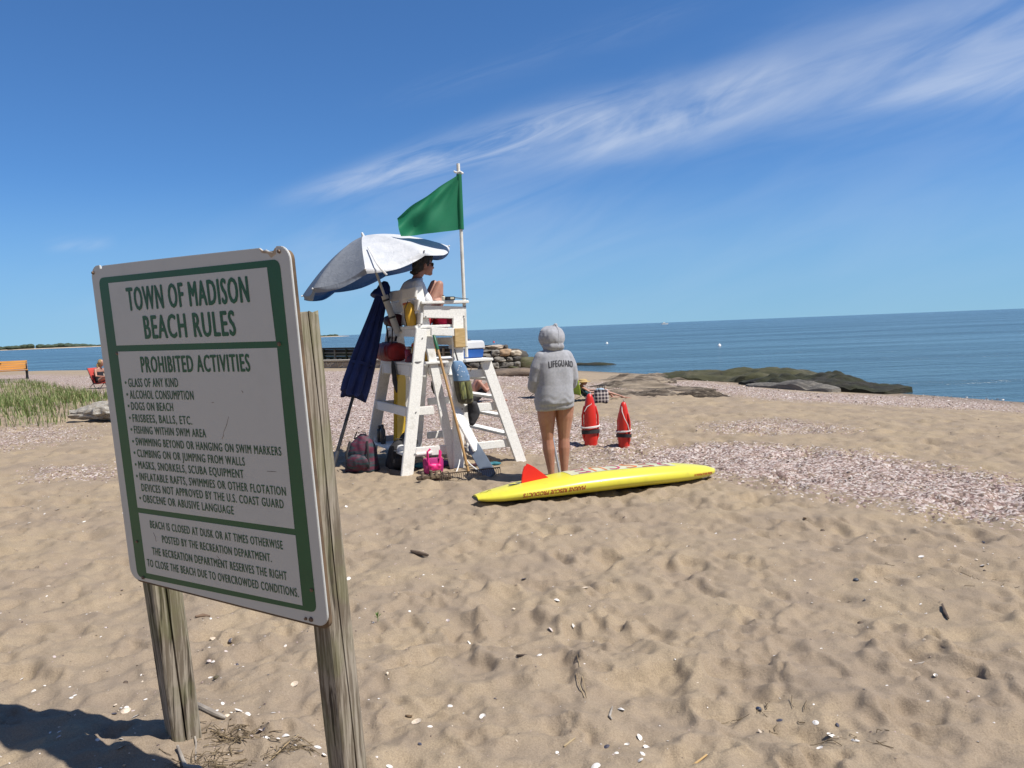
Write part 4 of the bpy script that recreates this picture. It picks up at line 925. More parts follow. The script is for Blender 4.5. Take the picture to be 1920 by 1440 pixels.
# radio on the arm
t = cth('radio', .66, -.565, 1.981, 'black two way radio lying on the chair armrest', 'radio')
m = M(); m.box((0, 0, .022), (.115, .05, .044)); m.obj('body', BLACK, t, bevel=.006)
m = M(); m.box((.02, -.0255, .024), (.045, .003, .024)); m.obj('label_plate', mat('pale_label', (.6, .56, .42), .5), t)
m = M(); m.tube([(.055, 0, .03), (.24, .01, .012)], [.006, .004], 8); m.obj('antenna', BLACK, t, smooth=True)
t = cth('sunscreen_tube', .585, -.55, 1.981, 'small cream sunscreen bottle beside the radio on the armrest', 'bottle')
m = M(); m.lathe([(.018, 0), (.019, .004), (.019, .045), (.012, .052)], 14); m.obj('body', mat('cream', (.72, .68, .55), .4), t, smooth=True)
m = M(); m.lathe([(.012, .052), (.012, .062)], 12); m.obj('cap', BLACK, t, smooth=True)
# cooler on the ladder platform
t = cth('cooler', .985, -.24, 1.281, 'blue cooler with white lid on the platform above the ladder', 'cooler')
m = M(); n = 4; m.loft([[(sx*a_, sy*b_, z) for sx, sy in ((-1, -1), (1, -1), (1, 1), (-1, 1))] for z, a_, b_ in ((0, .135, .19), (.115, .15, .205))]); m.obj('body', mat('blue_plastic', (.012, .10, .38), .4, (.010, .085, .33), 5), t, bevel=.012)
m = M(); m.loft([[(sx*a_, sy*b_, z) for sx, sy in ((-1, -1), (1, -1), (1, 1), (-1, 1))] for z, a_, b_ in ((.116, .158, .213), (.128, .158, .213), (.20, .150, .205), (.212, .135, .19))]); m.obj('lid', mat('pale_lid', (.66, .67, .69), .45, (.58, .59, .62), 5), t, bevel=.008)
m = M(); m.tube([(.0, -.10, .20), (0, -.095, .225), (0, .095, .225), (0, .10, .20)], .011, 8, flat=1.6); m.obj('handle', mat('slate_plastic', (.06, .07, .10), .5), t, smooth=True)
# yellow rescue boards stood inside the frame
def inner_board(x, y, lean, w_, h, th, m1, name, label, grooves=True):
    t = cth(name, x, y, .05, label, 'board', lean)
    out = []
    for k in range(25):
        q = k/24; hw = w_/2*min(1, (q/.12)**.5 if q > 0 else .0, ((1-q)/.10)**.45 if q < 1 else 0.0); out.append((max(hw, .012), q*h))
    poly = [(-a, z) for a, z in out]+[(a, z) for a, z in reversed(out)]
    m = M(); m.slab(poly, (0, 1, 0), (.06, 0, 1), (1, 0, 0), (0, 0, 0), -th/2, th/2); b_ = m.obj('hull', m1, t, bevel=.012)
    if grooves:
        for yy in (-.06, .06): m = M(); m.beam((-th/2-.002+.06*.1, yy, .12), (-th/2-.002+.06*h*.9, yy, h*.9), .008, .006, (1, 0, 0)); m.obj('stringer', mat('dark_yellow', (.34, .20, .015), .5), b_)
        for yy, zz in ((-.10, .34), (.09, .32), (-.10, .56), (.10, .55), (-.02, .2), (.11, .93)):
            m = M(); m.beam((-th/2-.004+.06*zz, yy, zz), (-th/2-.004+.06*(zz+.07), yy, zz+.07), .012, .008, (1, 0, 0)); m.obj('handle_mark', mat('pale_yellow', (.8, .7, .35), .5), b_)
YB = mat('yellow_foam', (.55, .36, .025), .5, (.48, .31, .02), 5)
inner_board(.30, .52, R(-38), .34, 1.08, .05, YB, 'foam_board', 'yellow foam board standing inside the frame of the lifeguard chair')
inner_board(.36, .66, R(-38), .30, .98, .05, mat('deep_blue', (.012, .022, .14), .5), 'foam_board', 'dark blue foam board standing behind the yellow one inside the chair', False)
# bags and bottles at the chair's feet
def sack(name, loc, rz, w_, dp, h, m1, m2, label, cat='backpack', seed=1):
    t = thing(name, loc, rz, label, cat)
    m = M(); rings = []
    for q, k, sh in ((0, .92, 0), (.04, 1.02, 0), (.25, 1.0, .0), (.5, .86, .02), (.75, .66, .05), (.92, .42, .07), (1.0, .16, .08)):
        rings.append([(w_*.5*k*math.copysign(abs(math.cos(a))**.8, math.cos(a))+sh*w_, dp*.5*k*math.copysign(abs(math.sin(a))**.8, math.sin(a)), h*q) for a in np.linspace(0, 2*math.pi, 25)[:-1]])
    m.loft(rings); b_ = fuse(m, 'body', m1, t, .011, 3, cloth_noise(.026, seed, 7))
    m = M(); m.ell((.0, -dp*.47, h*.28), (w_*.36, dp*.22, h*.22), 16, 10); fuse(m, 'pocket', m1, t, .010, 3, cloth_noise(.014, seed+3, 10))
    m = M(); m.tube([(-w_*.2, 0, h*.86), (-w_*.1, -.02, h*1.04), (w_*.16, -.02, h*1.03), (w_*.22, 0, h*.86)], .012, 8, flat=.4); m.obj('handle', BLACKC, t, smooth=True)
    for x in (-.26, .27):
        m = M(); m.tube([(w_*x, -dp*.30, h*.82), (w_*x*1.25, -dp*.56, h*.5), (w_*x*1.2, -dp*.5, h*.12)], .015, 8, flat=.3, up=(0, -1, 0)); m.obj('strap', BLACKC, t, smooth=True)
    return t
g = G(676, 884); sack('backpack', (g[0], g[1]+.12, gz0(g[0], g[1])-.02), R(-8), .40, .30, .46, mat('wine_print', (.10, .012, .035), .7, (.02, .05, .06), 9, .40, .6, bump=.4, stretch=(.6, .6, 3)), DKRED, 'slouched wine red and dark patterned backpack on the sand behind the chair', seed=2)
g = G(742, 884); sack('backpack', (g[0], g[1]+.26, gz0(g[0], g[1])-.02), R(20), .30, .24, .36, BLACKC, BLACKC, 'black backpack in the shade under the lowest shelf of the chair', seed=6)
t = cth('black_bag', .20, -.12, .214, 'small black bag lying on the lowest shelf inside the chair', 'bag')
soft('body', [((0, 0, .08), (.11, .17, .085)), ((0, .06, .10), (.09, .09, .09))], BLACKC, t, disp=.02, seed=8)
m = M(); m.tube([(0, .10, .15), (0, .06, .21), (0, -.04, .20), (0, -.08, .14)], .008, 8); m.obj('handle', BLACKC, t, smooth=True)
t = cth('white_cap', .09, -.20, .214, 'small white cap beside the black bag on the lowest shelf', 'cap')
m = M(); m.lathe([(.07, 0), (.068, .025), (.05, .06), (.01, .072)], 18); m.obj('crown', mat('white_cotton_cap', (.7, .7, .7), .8), t, smooth=True)
m = M(); m.slab([(.06*math.cos(a)+.045, .06*math.sin(a)) for a in np.linspace(-1.57, 1.57, 10)]+[(.03, .06), (.03, -.06)], (-1, 0, 0), (0, 1, 0), (0, 0, 1), (0, 0, 0), .003, .009); m.obj('brim', mat('white_cotton_cap', (.7, .7, .7), .8), t)
bottle('thermos', CW(.10, .66, .214), .22, .042, mat('black_steel', (.02, .02, .024), .3), BLACK, 'wide black thermos at the left end of the lowest shelf')
bottle('thermos', CW(.08, .48, .214), .25, .034, mat('dark_steel', (.05, .055, .065), .25), BLACK, 'slim dark grey thermos between the wide thermos and the black bag')
# pink tote, towel, sandals
g = G(813, 884); t = thing('tote_bag', (g[0], g[1], gz0(g[0], g[1])-.01), R(12), 'hot pink tote bag with two loop handles under the chair brace', 'bag')
m = M(); n = 22; m.loft([[(a_*math.copysign(abs(math.cos(x))**.6, math.cos(x)), b_*math.copysign(abs(math.sin(x))**.7, math.sin(x)), z) for x in np.linspace(0, 2*math.pi, n+1)[:-1]] for z, a_, b_ in ((0, .105, .07), (.03, .115, .075), (.12, .12, .065), (.165, .115, .045))]); m.obj('body', mat('dark_pink', (.40, .015, .16), .5, (.30, .012, .12), 7, bump=.3, bscale=20), t, smooth=True)
m = M(); m.ell((0.01, -.068, .06), (.075, .035, .055), 16, 10); m.ell((-.03, -.08, .085), (.035, .022, .025), 10, 8); m.ell((.05, -.08, .085), (.035, .022, .025), 10, 8); fuse(m, 'front_knot', PINK, t, .007, 2, cloth_noise(.008, 3, 16))
for y in (-.052, .045):
    m = M(); m.tube([(-.055, y-.012, .09), (-.062, y-.014, .17), (-.058, y, .235), (-.02, y*1.1, .27)] if y > 0 else [(-.055, y-.012, .08), (-.065, y-.02, .17), (-.066, y, .25)], .011, 8, flat=.4, up=(0, 1, 0)); m.obj('handle', PINK, t, smooth=True)
    m = M(); m.tube([(.055, y-.012, .08), (.078, y-.02, .17), (.088, y, .25)], .011, 8, flat=.4, up=(0, 1, 0)); m.obj('handle', PINK, t, smooth=True)
g = G(800, 880); m = M()
for c, r_ in (((0, 0, .03), (.17, .09, .035)), ((.14, .05, .04), (.13, .08, .04)), ((-.12, .04, .03), (.10, .08, .03)), ((.3, .1, .03), (.12, .07, .03))): m.ell(c, r_, 16, 8)
o = fuse(m, 'beach_towel', mat('teal_print', (.03, .20, .26), .9, (.06, .03, .14), 9, .4, .6, bump=.5), None, .012, 3, cloth_noise(.02, 12, 9)); o.location = (g[0]+.02, g[1]+.08, gz0(g[0], g[1])); tag(o, 'crumpled teal and purple towel on the sand around the pink tote', 'towel')
g = G(905, 882); m = M()
for c, r_ in (((0, 0, .02), (.15, .07, .03)), ((.15, .03, .02), (.10, .06, .02))): m.ell(c, r_, 14, 8)
o = fuse(m, 'shade_towel', mat('dark_print', (.05, .012, .02), .9, (.03, .16, .20), 8, .45, .6, bump=.5), None, .012, 2, cloth_noise(.02, 2, 9)); o.location = (g[0]-.02, g[1]+.30, gz0(g[0], g[1])); tag(o, 'dark crumpled towel in the shade below the ladder', 'towel')
SAND_ = mat('brown_leather', (.075, .05, .032), .7, (.16, .12, .075), 14, bump=.4)
for k, (px, py, rz, lb) in enumerate(((806, 899, 25, 'brown strapped sandal on the sand before the pink tote, the left of the pair'), (824, 897, 150, 'brown strapped sandal on the sand before the pink tote, the right of the pair'))):
    g = G(px, py); t = thing('sandal', (g[0], g[1], gz(g[0], g[1])+.025), R(rz), lb, 'sandal', 'pair of brown sandals'); t.scale = (1.15, 1.15, 1.3)
    out = [(-.13, -.03), (-.10, -.042), (0, -.038), (.08, -.048), (.12, -.035), (.135, 0), (.12, .035), (.06, .046), (-.02, .036), (-.10, .040), (-.13, .025)]
    m = M(); m.slab(out, (1, 0, 0), (0, 1, 0), (0, 0, 1), (0, 0, 0), 0, .028); m.obj('sole', SAND_, t, bevel=.006)
    for x0, x1, hh in ((.05, .08, .055), (.0, .02, .065), (-.09, -.06, .06)):
        m = M(); m.tube([(x0, -.045, .02), (x0+.01, -.03, hh), (x1, .025, hh), (x1, .045, .02)], .013, 8, flat=.35); m.obj('strap', SAND_, t, smooth=True)
# patterned backpack hung on the side of the chair, with the black pouch beside it
t = cth('patterned_backpack', .70, -.675, .76, 'blue star printed backpack with olive pockets hanging on the chair side', 'backpack'); t.scale = (.88, .88, .92)
m = M(); m.loft([[(.10*k*math.copysign(abs(math.cos(a))**.7, math.cos(a))+sh, .075*k*math.copysign(abs(math.sin(a))**.8, math.sin(a)), z) for a in np.linspace(0, 2*math.pi, 21)[:-1]] for z, k, sh in ((.30, 1.08, .02), (.36, 1.12, .015), (.48, 1.0, -.015), (.545, .62, -.03), (.555, .3, -.03))])
stars = mat('star_print', (.16, .27, .42), .8, (.10, .19, .33), 5)
m.obj('top', stars, t, smooth=True)
m = M(); m.loft([[(.10*k*math.copysign(abs(math.cos(a))**.7, math.cos(a))+sh, .08*k*math.copysign(abs(math.sin(a))**.8, math.sin(a)), z) for a in np.linspace(0, 2*math.pi, 21)[:-1]] for z, k, sh in ((0, .7, .075), (.02, 1.0, .07), (.12, 1.12, .05), (.298, 1.08, .02))])
m.obj('body', mat('dark_olive', (.05, .045, .035), .8, (.10, .09, .05), 12, bump=.3), t, smooth=True)
for x, c in ((-.045, (.20, .21, .07)), (.045, (.16, .165, .06))):
    m = M(); m.tube([(x+.055, -.088, .07), (x+.04, -.098, .17), (x+.028, -.090, .285)], [.040, .044, .040], 12, flat=.5, up=(0, -1, 0)); pk = m.obj('side_pocket', mat('olive_stripe', c, .8, (.06, .07, .04), 9, .45, .6, stretch=(5, 1, 1)), t, smooth=True)
rs = random.Random(8)
for k in range(13):
    x, z = rs.uniform(-.08, .08), rs.uniform(.34, .50); m = M(); m.add([(x+.004+(.0095 if i % 2 == 0 else .004)*math.cos(i*math.pi/5), -.088 if z < .46 else -.08, z+(.0095 if i % 2 == 0 else .004)*math.sin(i*math.pi/5)) for i in range(10)], [tuple(range(10))]); m.obj('star', mat('pale_star', (.7, .74, .78), .8), t)
m = M(); m.tube([(-.02, 0, .54), (-.03, .05, .66), (-.02, .10, .70), (.0, .10, .62)], .010, 8); m.obj('strap', BLACKC, t, smooth=True)
m = M(); m.tube([(.085, -.04, .50), (.15, -.05, .46), (.13, -.05, .41)], .012, 8, flat=.4); m.obj('flap', mat('brown_flap', (.20, .13, .08), .8), t, smooth=True)
m = M(); m.tube([(0.01, 0, .0), (.05, .02, .10), (.035, .02, .22), (-.01, .02, .26)], [.045, .075, .07, .03], 12, round_=True, flat=.8)
o = fuse(m, 'hanging_pouch', BLACKC, None, .01, 3, cloth_noise(.014, 9, 10)); o.location = CW(.83, -.645, .53); o.rotation_euler = (0, 0, CRZ); tag(o, 'black drawstring pouch hanging below the star printed backpack', 'pouch')
m = M(); m.tube([(0, 0, 0), (.0, .01, .06), (.0, .0, .13), (.02, 0, .15)], [.03, .06, .055, .02], 12, round_=True, flat=.7)
o = fuse(m, 'hanging_pouch', mat('dark_green_cloth', (.025, .03, .018), .85), None, .01, 3, cloth_noise(.012, 10, 10)); o.location = CW(.46, -.45, .90); o.rotation_euler = (0, 0, CRZ); tag(o, 'small dark green pouch hanging inside the chair beside the black-post gap', 'pouch')
# ------------------------------------------------------------------ rake, paddle
def rake():
    foot = G(880, 897); t = thing('rake', foot, 0, 'bow rake with wooden handle and green grip leaning on the chair side', 'rake')
    top = AT(814, 630, 8.90)-foot; foot_l = np.array([0, 0, .045])
    ax = top-foot_l; ST = mat('wood_handle', (.40, .235, .085), .5, (.30, .165, .055), 9, stretch=(1, 1, .3))
    m = M(); m.tube([foot_l+ax*q+np.array([.006*math.sin(3*q), 0, 0]) for q in np.linspace(0.02, .94, 8)], .0155, 10); m.obj('handle', ST, t, smooth=True)
    m = M(); m.tube([foot_l+ax*.90, foot_l+ax*.955, foot_l+ax*1.0], [.020, .021, .016], 12, round_=True); m.obj('grip', mat('green_grip', (.015, .12, .05), .45), t, smooth=True)
    IR = mat('rusty_iron', (.055, .04, .03), .7, (.10, .06, .035), 20)
    a = G(822, 903)-foot; b = G(938, 887)-foot; a[2] = gz(a[0]+foot[0], a[1]+foot[1])-foot[2]+.085; b[2] = gz(b[0]+foot[0], b[1]+foot[1])-foot[2]+.085; d = (b-a)/np.linalg.norm(b-a)
    m = M(); m.beam(a, b, .014, .012); h = m.obj('head', IR, t, bevel=.002)
    n = 30
    for k in range(n):
        p = a+(b-a)*(k+.5)/n; m = M(); m.tube([p, p+np.array([.012, -.03, -.012]), p+np.array([.012, -.05, -.06])], [.0048, .0045, .003], 6); m.obj('tine', IR, h, smooth=True)
    m = M(); c = (a+b)/2
    m.tube([foot_l+ax*.06, foot_l+ax*.01, c], [.017, .012, .010], 8)
    m.obj('socket', IR, t, smooth=True)
rake()
def paddle():
    a = G(921, 889); a[2] -= .03; b = AT(884, 831, 8.98); ax = b-a; t = thing('paddle', a, 0, 'blue grey paddle blade leaning on the diagonal plank beside the rake', 'paddle')
    A_, s, v = frame_from(ax, (-.2, -1, .3)); L = np.linalg.norm(ax); BL = mat('slate_blade', (.17, .205, .26), .55, (.14, .17, .22), 6)
    out = [(-.065, 0), (.065, 0), (.073, .10), (.074, .30), (.070, L*.90), (.05, L*.98), (.02, L), (-.035, L), (-.060, L*.96), (-.072, L*.88), (-.074, .30), (-.073, .10)]
    m = M(); m.slab(out, s, A_, v, (0, 0, 0), -.012, .012); m.obj('blade', BL, t, bevel=.006)
    m = M(); m.tube([A_*L*.75-v*.012, A_*(L+.34)-v*.02], .016, 10); m.obj('shaft', mat('white_shaft', (.70, .69, .66), .4), t, smooth=True)
paddle()
for k, (p0, p1, p2, lb) in enumerate((((862, 862), (856, 884), (843, 902), 'white cord from the chair post down to the sand left of the rake handle'), ((874, 861), (888, 876), (910, 889), 'white cord from the chair post running right to the paddle blade'))):
    a = AT(*p0, 8.86); b = AT(*p1, 8.74); c = AT(*p2, 8.62); m = M(); pts = [(1-q)**2*a+2*q*(1-q)*(b*2-(a+c)/2)+q*q*c-a for q in np.linspace(0, 1, 12)]; m.tube(pts, .007, 8)
    o = m.obj('cord', mat('white_cord', (.8, .8, .78), .7), None, smooth=True, loc=a); tag(o, lb, 'cord')

# ------------------------------------------------------------------ yellow rescue board, upside down, fin up
def rescue_board():
    T_ = G(892, 945); N_ = G(1340, 892); T_[2] = gz0(T_[0], T_[1]); N_[2] = gz0(N_[0], N_[1]); d = N_-T_; L = float(np.hypot(d[0], d[1])); rz = math.atan2(d[1], d[0])
    t = thing('rescue_board', (T_[0], T_[1], (T_[2]+N_[2])/2), rz, 'long bright yellow rescue board lying upside down on the sand', 'rescue board')
    YEL_ = mat('yellow_gelcoat', (.68, .62, .055), .34, (.56, .50, .06), 7, .50, .82, bump=.08, bscale=6, bdist=.01, Coat_Weight=.2)
    ts = [0, .004, .012, .03, .08, .16, .26, .38, .5, .62, .74, .84, .91, .96, .985, .997, 1.0]
    wd = np.interp(ts, [0, .012, .05, .12, .25, .45, .65, .8, .9, .96, .99, 1], [.085, .10, .145, .195, .25, .282, .275, .232, .165, .10, .05, .012])
    thk = np.interp(ts, [0, .03, .12, .4, .8, .95, 1], [.034, .065, .115, .185, .175, .11, .03])
    zc = [.040+.060*math.sin(math.pi*min(1, max(0, .02+q*.92)))+.012*(max(0, .06-q)/.06) for q in ts]
    n = 40; rings = []; info = []
    for q, w_, h, z in zip(ts, wd, thk, zc):
        ring = []
        for j in range(n):
            a = 2*math.pi*j/n; c, s_ = math.cos(a), math.sin(a)
            e = 0.62 if s_ > 0 else .8
            yy = w_*math.copysign(abs(c)**e, c); zz = h*.5*math.copysign(abs(s_)**(.75 if s_ > 0 else 1.0), s_)
            zz += (.012*(1-abs(c)) if s_ > 0 else 0)
            ring.append((q*L, yy, z+zz))
        rings.append(ring); info.append((q*L, w_, h, z))
    m = M(); m.loft(rings); hull = m.obj('hull', YEL_, t, smooth=True, angle=60)
    bv = BVHTree.FromPolygons([v.co for v in hull.data.vertices], [tuple(p.vertices) for p in hull.data.polygons])
    def topz(x, y):
        h = bv.ray_cast(Vector((x, y, 2)), Vector((0, 0, -1))); return h[0].z if h[0] else 0.1
    # fin
    m = M(); x0, x1 = .175*L, .290*L; base = [(x0+(x1-x0)*q, topz(x0+(x1-x0)*q, 0)-.012) for q in np.linspace(0, 1, 9)]
    out = base+[(x1-.02, base[-1][1]+.01), (x1-.08, base[-1][1]+.060), (x1-.16, base[-1][1]+.125), (x1-.215, base[-1][1]+.158), (x1-.25, base[-1][1]+.168), (x0+.065, base[0][1]+.185), (x0+.035, base[0][1]+.165), (x0+.016, base[0][1]+.11), (x0+.004, base[0][1]+.03)]
    m.slab(out, (1, 0, 0), (0, 0, 1), (0, 1, 0), (0, 0, 0), -.007, .007); m.obj('fin', mat('red_fin', (.80, .022, .016), .45, (.74, .02, .014), 3), t, bevel=.003)
    m = M(); m.box((x0-.045, 0, topz(x0-.045, 0)+.001), (.16, .03, .004)); m.obj('fin_box', BLACK, t, bevel=.001)
    m = M(); m.tube([(-.004, -.078, zc[0]-.004), (-.010, 0, zc[0]-.004), (-.004, .078, zc[0]-.004)], .010, 8); m.obj('tail_rim', BLACK, t, smooth=True)
    # graphics laid on the curved skin
    GREY = mat('pale_decal', (.62, .60, .40), .35); RT = mat('red_lettering', (.42, .035, .02), .5); OR = mat('orange_lettering', (.72, .20, .03), .45); PU = mat('magenta_lettering', (.50, .06, .13), .45)
    rows = []
    for x in np.linspace(.36*L, .80*L, 26):
        rows.append([(x, y, topz(x, y)+.0022) for y in np.linspace(-.10, .16, 9)])
    m = M(); m.grid(rows); m.obj('decal', GREY, hull, smooth=True, fixn=False)
    def wrap_top(body, xa, xb, ya, yb, mm, name='lettering'):
        vv, ff = text_mesh(body); a0, a1 = vv[:, 0].min(), vv[:, 0].max(); P = []
        for a, b, _ in vv:
            x = xb-(a-a0)/(a1-a0)*(xb-xa); y = yb-(b/CAP)*(yb-ya); P.append((x, y, topz(x, y)+.005))
        m = M(); m.add(P, ff); m.obj(name, mm, hull, fixn=False)
    xs = np.linspace(.385*L, .785*L, 7)
    for k, (ch, mm) in enumerate(zip('RESCUE', (PU, RT, OR, PU, OR, PU))): wrap_top(ch, xs[5-k]+.02, xs[6-k]-.02, -.085, .145, mm)
    def wrap_side(body, xa, xb, zrel, cap, mm, slant=.25):
        vv, ff = text_mesh(body); a0, a1 = vv[:, 0].min(), vv[:, 0].max(); m = M()
        for sh_, lf in ((-.0016, .0024), (.0016, .0030)):
            P = []
            for a, b, _ in vv:
                x = xb-(a-a0)/(a1-a0)*(xb-xa)+sh_-slant*b/CAP*cap; zt = np.interp(x, [i[0] for i in info], [i[3] for i in info]); z = zt+zrel-(b/CAP)*cap
                h = bv.ray_cast(Vector((x, -1, z)), Vector((0, 1, 0))); P.append(h[0]+h[1]*lf if h[0] else Vector((x, -.3, z)))
            m.add(P, ff)
        m.obj('lettering', mm, hull, fixn=False)
    wrap_side('MARINE RESCUE PRODUCTS', .155*L, .385*L, .022, .036, RT)
    wrap_side('MARINE RESCUE PRODUCTS', .86*L, .965*L, .012, .020, RT)
    # small maker's scribble at the tail
    m = M()
    m.tube([(.05+.11*q, .01+.02*math.sin(9*q), topz(.05+.11*q, .01+.02*math.sin(9*q))+.001) for q in np.linspace(0, 1, 16)], .0022, 5); m.obj('mark', mat('black_print2', (.06, .06, .02), .6), hull, smooth=True)
rescue_board()

# ------------------------------------------------------------------ two red rescue cans stuck in the sand
def rescue_can(px, py, hgt, rz, lean, label):
    g = G(px, py); t = thing('rescue_can', (g[0], g[1], gz0(g[0], g[1])-.04), 0, label, 'rescue can', 'red rescue cans planted in the sand'); t.rotation_euler = (0, R(lean), R(rz)); t.location.z += .03
    k = hgt/.68; RED = mat('red_can', (.62, .028, .016), .35, (.55, .022, .014), 3)
    n = 24; prof = [(-.06, .088, .075), (.02, .092, .080), (.10, .092, .080), (.22, .088, .08), (.36, .088, .080), (.44, .084, .076), (.52, .077, .068), (.59, .065, .058), (.645, .050, .046), (.685, .034, .032), (.705, .010, .010)]
    m = M(); m.loft([[(rx*k*math.cos(a), ry*k*math.sin(a), z*k) for a in np.linspace(0, 2*math.pi, n+1)[:-1]] for z, rx, ry in prof]); m.obj('body', RED, t, smooth=True, angle=60)
    for sx in (-1, 1):
        m = M(); m.tube([(sx*.080*k, 0, .05*k), (sx*.102*k, 0, .11*k), (sx*.108*k, 0, .24*k), (sx*.108*k, 0, .40*k), (sx*.078*k, 0, .52*k)], [.018*k, .018*k, .015*k, .015*k, .016*k], 10, round_=True); m.obj('side_handle', RED, t, smooth=True)
    m = M(); m.tube([(0, .075*k, .10*k), (0, .115*k, .16*k), (0, .115*k, .32*k), (0, .07*k, .40*k)], .016*k, 10, round_=True); m.obj('rear_handle', RED, t, smooth=True)
    def wrap(z0, z1, rr_, r_, mm, name, ph=0.0, flat=1.0):
        m = M(); m.tube([((rr_)*k*math.cos(a), (rr_-.028)*k*math.sin(a), (z0+(z1-z0)*(.5-.5*math.cos(a+ph)))*k) for a in np.linspace(0, 2*math.pi*.999, 33)], r_*k, 8, flat=flat); return m.obj(name, mm, t, smooth=True)
    m = M(); m.loft([[(.128*k*math.cos(a), .100*k*math.sin(a), z*k+.008*math.cos(a+1)) for a in np.linspace(0, 2*math.pi, n+1)[:-1]] for z in (.148, .15, .198, .20)]); m.obj('strap', BLACKC, t, smooth=True)
    RP = mat('white_rope', (.74, .71, .68), .8)
    wrap(.235, .27, .128, .0085, RP, 'rope', 2.0); wrap(.255, .225, .128, .0085, RP, 'rope', .6)
    m = M()
    m.tube([(.118*k, -.02, .26*k), (.112*k, -.05, .36*k), (.07*k, -.072, .46*k), (.02*k, -.06, .56*k), (-.005, -.03, .655*k), (.005, 0, .70*k)] if rz < 0 else [(-.09*k, -.05, .46*k), (-.05*k, -.065, .53*k), (.01, -.055, .56*k), (.015, -.042, .62*k), (.0, -.02, .68*k), (.012, 0, .72*k)], .006*k, 8); m.obj('rope', RP, t, smooth=True)
    m = M(); m.tube([(0, 0, .69*k), (.012, 0, .715*k), (0, 0, .735*k)], .008*k, 8); m.obj('tip_ring', mat('steel_bolt', (.25, .25, .25), .5), t, smooth=True)
rescue_can(1108, 831, .66, 6, 0, 'larger red rescue can with side handles planted upright right of the hooded person')
rescue_can(1170, 836, .575, -42, 1, 'smaller red rescue can turned edge on, planted upright farthest right')
# ------------------------------------------------------------------ far shore, buoys
LEAFM = mat('far_foliage', (.055, .075, .045), .9, (.035, .055, .03), .35, .4, .6)
def headland():
    m = M(); X0, X1 = -1250.0, -462.0; rows = []
    for j, (dy, z) in enumerate(((0, -.9), (3, .1), (10, .9), (60, 1.2), (160, 1.2), (170, -1))):
        rows.append([(x, 905+dy+14*math.sin(x*.013)+6*math.sin(x*.05)+(1.0 if j == 0 else 0)*3*math.sin(x*.2), SEA+z*min(1, (X1-x)/30+.02) if j < 5 else SEA-1) for x in np.linspace(X0, X1, 120)])
    m.grid(rows); o = m.obj('headland', mat('pale_beach', (.46, .38, .28), .9, (.36, .30, .22), .05), None, smooth=True); tag(o, kind='structure')
    m = M(); r_ = random.Random(5)
    for k in range(240):
        x = r_.uniform(-1000, -490); y = 920+14*math.sin(x*.013)+r_.uniform(0, 40); e = .55+.45*mnoise.noise(Vector((x*.012, 3, 0)))+.12*math.sin(x*.03)
        h = max(1.6, 7.0*e*min(1, (-470-x)/70+.1))*r_.uniform(.7, 1.15); w_ = r_.uniform(3, 8); n = 9; rings = []
        for th in np.linspace(.15, 2.95, 6):
            rings.append([(x+w_*math.sin(th)*math.cos(a)*r_.uniform(.75, 1.25), y+w_*math.sin(th)*math.sin(a), SEA+.8+h*.5-h*.55*math.cos(th)*r_.uniform(.85, 1.1)) for a in np.linspace(0, 2*math.pi, n+1)[:-1]])
        m.loft(rings)
    o = m.obj('distant_trees', LEAFM, None); tag(o, 'low dark band of trees on the far shore at the left', 'trees', kind='stuff')
    # small island further out
    m = M(); cx, cy = AT(614, 630, 1500)[:2]; rows = []
    for k, (q, z) in enumerate(((1, -.6), (.9, .5), (.5, 1.2), (.05, 1.3))): rows.append([(cx+46*q*math.cos(a), cy+20*q*math.sin(a), SEA+z) for a in np.linspace(0, 2*math.pi, 25)[:-1]])
    m.loft(rows); o = m.obj('island', mat('pale_beach', (.46, .38, .28), .9, (.36, .30, .22), .05), None, smooth=True); tag(o, kind='structure')
    m = M()
    for k in range(26):
        x = cx+r_.uniform(-36, 18); y = cy+r_.uniform(-5, 8); h = r_.uniform(1.6, 4.2); m.ell((x, y, SEA+1+h*.4), (r_.uniform(3, 6), 3, h*.6), 8, 5)
    o = m.obj('island_trees', LEAFM, None); tag(o, 'tiny dark clump of trees on the far island just right of the sign post', 'trees', kind='stuff')
headland()
def buoy(px, py, r_, m1, label):
    d = ray(px, py); t = (SEA-CZ)/d[2]; p = EYE+d*t
    m = M(); m.lathe([(r_*.1, -r_*.6), (r_*.8, -r_*.3), (r_, 0), (r_*.8, r_*.5), (r_*.25, r_*.9), (r_*.18, r_*1.3), (.01, r_*1.35)], 14); o = m.obj('buoy', m1, None, smooth=True, loc=p); tag(o, label, 'buoy')
BW = mat('white_buoy', (.8, .8, .8), .4)
buoy(1349, 648, .17, BW, 'tiny white buoy on the water above the green rock hump')
buoy(1138, 644, .17, BW, 'tiny white buoy just right of the hooded person on the water')
buoy(926, 642, .22, mat('red_buoy', (.5, .03, .03), .4), 'small red buoy on the water beyond the stone wall')
def boat():
    d = ray(1246, 608.2); t = (SEA-CZ)/d[2]; t = min(t, 1100); p = EYE+d*t; o = thing('motorboat', (p[0], p[1], SEA), R(10), 'tiny white motorboat on the horizon right of the hooded person', 'boat')
    m = M(); m.loft([[(x*1.0, y*w_, z) for x, y, z in ((-4, -1, .0), (4.2, 0, .0), (-4, 1, .0))] for w_, z in ((1, 0),)]+[[(-4.2, -1.3, 1.2), (5.4, 0, 1.6), (-4.2, 1.3, 1.2)]]); m.obj('hull', BW, o)
    m = M(); m.box((-.6, 0, 1.9), (2.6, 1.7, 1.3)); m.obj('cabin', BW, o, bevel=.1)
boat()
